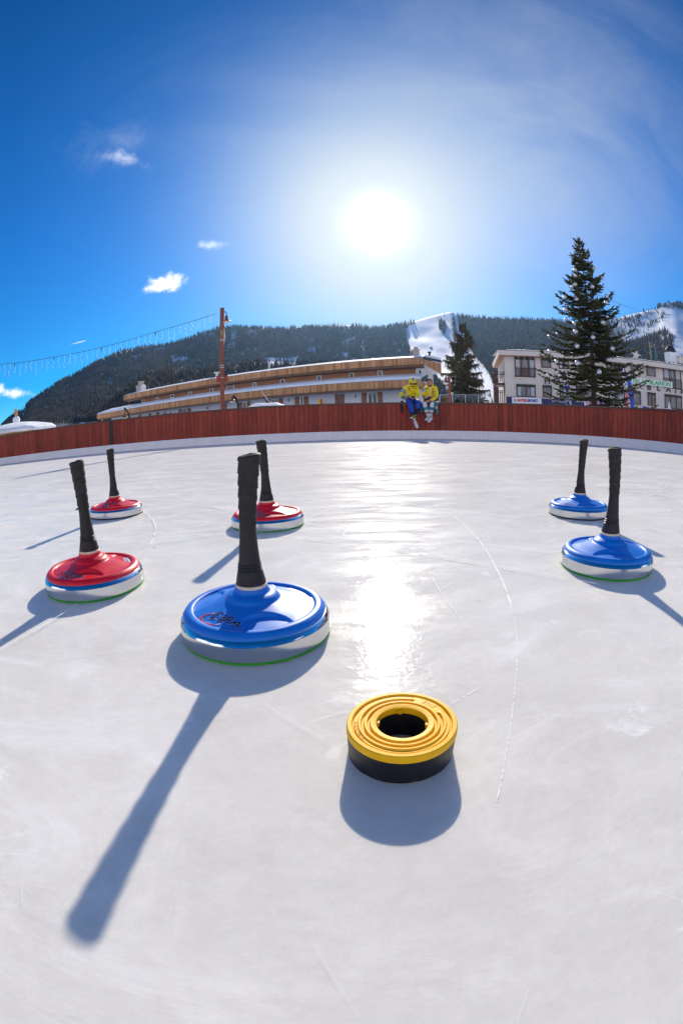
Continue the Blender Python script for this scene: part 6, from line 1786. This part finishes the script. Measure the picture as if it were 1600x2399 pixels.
def person_right():
    org = A_(1006, 944.5, 11.88); root = empty('person', org)
    tag(root, 'bareheaded person in yellow jacket and white striped socks sitting on the fence', 'person')
    J = dict(pel=A_(1006, 938, 11.88), wai=A_(1006.5, 926, 11.92), che=A_(1007.5, 913.5, 11.90), nek=A_(1006.5, 904, 11.86), hed=A_(1006, 897.5, 11.82), top=A_(1006, 889.5, 11.84),
             sR=A_(996, 910, 11.90), eR=A_(990.5, 928, 11.80), wR=A_(1002.5, 931, 11.58), sL=A_(1020.5, 909.5, 11.88), eL=A_(1023, 928, 11.78), wL=A_(1006.5, 938, 11.54),
             hR=A_(1001, 939, 11.86), kR=A_(993.5, 943.5, 11.50), aR=A_(1003, 976, 11.56), hL=A_(1012, 939, 11.86), kL=A_(1013, 943.5, 11.50), aL=A_(1007.5, 977, 11.54))
    j = [(J['pel'], .075), (J['wai'], .07), (J['che'], .085), (J['nek'], .036), (J['hed'], (.074, .080)), (J['top'], .070), (J['sR'], .04), (J['eR'], .03), (J['wR'], .021), (J['sL'], .04), (J['eL'], .03), (J['wL'], .021), (J['hR'], .06), (J['kR'], .048), (J['aR'], .03), (J['hL'], .06), (J['kL'], .048), (J['aL'], .03)]
    e = [(0, 1), (1, 2), (2, 3), (3, 4), (4, 5), (2, 6), (6, 7), (7, 8), (2, 9), (9, 10), (10, 11), (0, 12), (12, 13), (13, 14), (0, 15), (15, 16), (16, 17)]
    hand(j, e, 8, J['wR'], RT + FR * .3, UPV, FR); hand(j, e, 11, J['wL'], -RT * .8 - UPV * .3, UPV, FR)
    skin_obj('body', j, e, M_SKIN, root, org, 2)
    hc = J['hed']; b = MB(); b.sphere(hc + FR * .078 - org, .013, 8, 6, (1, 1.3, 1.6)); b.build('nose', M_SKIN, root, smooth=True)
    for s in (-1, 1): b = MB(); b.sphere(hc + FR * .068 + RT * .025 * s + UPV * .018 - org, .0075, 8, 6); b.build('eye', M_DK, root, smooth=True)
    b = MB(); b.sphere(hc + FR * .070 - UPV * .030 - org, .012, 8, 6, (1.5, .5, .35)); b.build('mouth', M_REDC, root, smooth=True)
    for s in (-1, 1): b = MB(); b.sphere(hc + RT * .072 * s - org, .017, 8, 6, (.5, .9, 1.3)); b.build('ear', M_SKIN, root, smooth=True)
    # hair: ragged cap
    b = MB(); nu, nv = 26, 12; vs = []; c = hc + UPV * .030 - FR * .008; rh = random.Random(4)
    for v in range(nv + 1):
        for u in range(nu):
            th = 2 * math.pi * u / nu; ph = (.02 + (1.95 - .95 * max(0, min(1, (math.sin(th) + .15) / .8))) * v / nv)
            d = RT * math.cos(th) * math.sin(ph) + FR * math.sin(th) * math.sin(ph) + UPV * math.cos(ph)
            vs.append(c + d * (.080 if v < nv - 1 else .074) * rh.uniform(.94, 1.09) + UPV * .006 - org)
    b.add(vs, [(v * nu + u, v * nu + (u + 1) % nu, (v + 1) * nu + (u + 1) % nu, (v + 1) * nu + u) for v in range(nv) for u in range(nu)]); b.build('hair', M_HAIR, root, smooth=True)
    j = [(J['pel'] + Vector((0, 0, .03)), .11), (J['wai'], .118), (J['che'], .122), (J['nek'] - Vector((0, 0, .015)), .066), (J['sR'], .07), (J['eR'], .056), (J['wR'] - RT * .05, .040), (J['sL'], .07), (J['eL'], .058), (J['wL'] + RT * .05, .042)]
    jk = skin_obj('jacket', j, [(0, 1), (1, 2), (2, 3), (2, 4), (4, 5), (5, 6), (2, 7), (7, 8), (8, 9)], M_YJ, root, org, 2)
    # collar, folded hood, gaiter
    skin_obj('neck_gaiter', [(J['nek'] - UPV * .01 + FR * .01, .056), (hc - UPV * .05 + FR * .018, .054)], [(0, 1)], M_NAVYC, root, org, 2)
    b = MB(); aa = [math.pi * .93 + math.pi * 1.14 * k / 18 for k in range(19)]
    b.tube([J['nek'] + UPV * (.012 + .055 * max(0, -math.sin(a))) + RT * .082 * math.cos(a) + FR * (.080 * math.sin(a) + .02) - org for a in aa], [.018 + .030 * math.sin(math.pi * k / 18) for k in range(19)], 10); b.build('hood', M_YJ, root, smooth=True)
    b = MB(); b.tube([A_(1007, 906, 11.775) - org, A_(1007, 916, 11.765) - org, A_(1007, 930, 11.775) - org], .006, 5); b.build('zip', M_SHOE, jk)
    for px, py in ((1013.5, 911.5), (1013.5, 916.5), (1013.5, 921)): patch(A_(px, py, 11.77), RT, UPV, .026, .010, FR, M_NAVYC, jk, org)
    patch(A_(1000.5, 910, 11.79), RT, UPV, .022, .012, FR, M_DK, jk, org)
    ax = J['eR'] - J['sR']
    for f in (.22, .42): ring_band('sleeve_stripe', J['sR'].lerp(J['eR'], f), ax, .067 - .010 * f, .026, M_BJ, jk, org)
    ring_band('sleeve_stripe', J['eL'].lerp(J['wL'], .30), J['wL'] - J['eL'], .0535, .024, M_BJ, jk, org)
    j = [(J['pel'], .105), (J['hR'], .085), (J['kR'].lerp(J['hR'], .25), .074), (J['hL'], .085), (J['kL'].lerp(J['hL'], .25), .074)]
    skin_obj('shorts', j, [(0, 1), (1, 2), (0, 3), (3, 4)], M_DK, root, org, 2)
    for a in 'RL':
        k, q = J['k' + a], J['a' + a]
        skin_obj('knee_guard', [(k + UPV * .03, .064), (k.lerp(q, .18) + FR * .012, .070), (k.lerp(q, .40), .062)], [(0, 1), (1, 2)], M_SOCK, root, org, 1)
        b = MB(); b.tube([k.lerp(q, .30) - org, k.lerp(q, .44) - org], [.070, .066], 14); b.build('knee_cuff', M_TEAL, root, smooth=True)
        b = MB(); b.tube([k.lerp(q, .44) - org, k.lerp(q, .48) - org], [.064, .062], 14); b.build('strap', M_DK, root, smooth=True)
        b = MB(); b.tube([k.lerp(q, t) - org for t in (.48, .6, .8, 1.0)], [.062, .054, .046, .038], 14); so = b.build('sock', M_SOCK, root, smooth=True)
        for t, m_ in ((.68, M_NAVYC), (.75, M_REDC)): ring_band('sock_stripe', k.lerp(q, t), q - k, .0535, .014, m_, so, org)
    shoe(A_(1003.5, 979, 11.56), A_(996.5, 984.5, 11.42), UPV + FR * .4, M_SHOE, root, org, .038)
    shoe(A_(1011, 979, 11.52), A_(1003, 989, 11.40), UPV + FR * .5, M_SHOE, root, org, .040)
    b = MB(); b.sphere(A_(994, 930, 11.62) - org, .06, 14, 9, (1.0, .8, .7)); b.build('glove', M_GREY, root, smooth=True)
    b = MB(); b.sphere(A_(998, 936, 11.60) - org, .055, 14, 9, (1.3, .8, .5)); b.build('cap_in_lap', M_DK, root, smooth=True)
    for pts_, m_ in ((((1020.5, 942), (1022.5, 952), (1022.5, 963), (1023, 972)), M_TEAL), (((990, 950), (987.5, 958), (985.5, 966)), M_TEAL)):
        jj = [(A_(px, py, 11.68), .044 - .004 * i) for i, (px, py) in enumerate(pts_)]
        sl = skin_obj('hanging_sleeve', jj, [(i, i + 1) for i in range(len(jj) - 1)], m_, root, org, 1)
    patch(A_(1021.5, 955, 11.625), RT, UPV, .026, .035, FR, M_SOCK, root, org, 'sleeve_panel')
    b = MB(); b.box(A_(1005.5, 931, 11.53) - org, (.075, .012, .04), .1); ph = b.build('smartphone', M_DK); ph.location = org
    tag(ph, 'dark smartphone in the hand of the bareheaded person with striped socks', 'smartphone')
person_left()
person_right()
# ------------------------------------------------------------------ mountain air
def haze():
    m = bpy.data.materials.new('mountain_haze'); m.use_nodes = True
    t = m.node_tree; t.nodes.clear()
    o = t.nodes.new('ShaderNodeOutputMaterial'); v = t.nodes.new('ShaderNodeVolumePrincipled')
    v.inputs['Color'].default_value = (.36, .62, 1.0, 1); v.inputs['Density'].default_value = .00007; v.inputs['Anisotropy'].default_value = .6
    t.links.new(v.outputs[0], o.inputs['Volume'])
    b = MB(); b.box((0, 0, 205), (3200, 3000, 414)); ob = b.build('haze', m)
    tag(ob, 'thin bluish winter haze in front of the mountains', 'haze', kind='stuff')
haze()
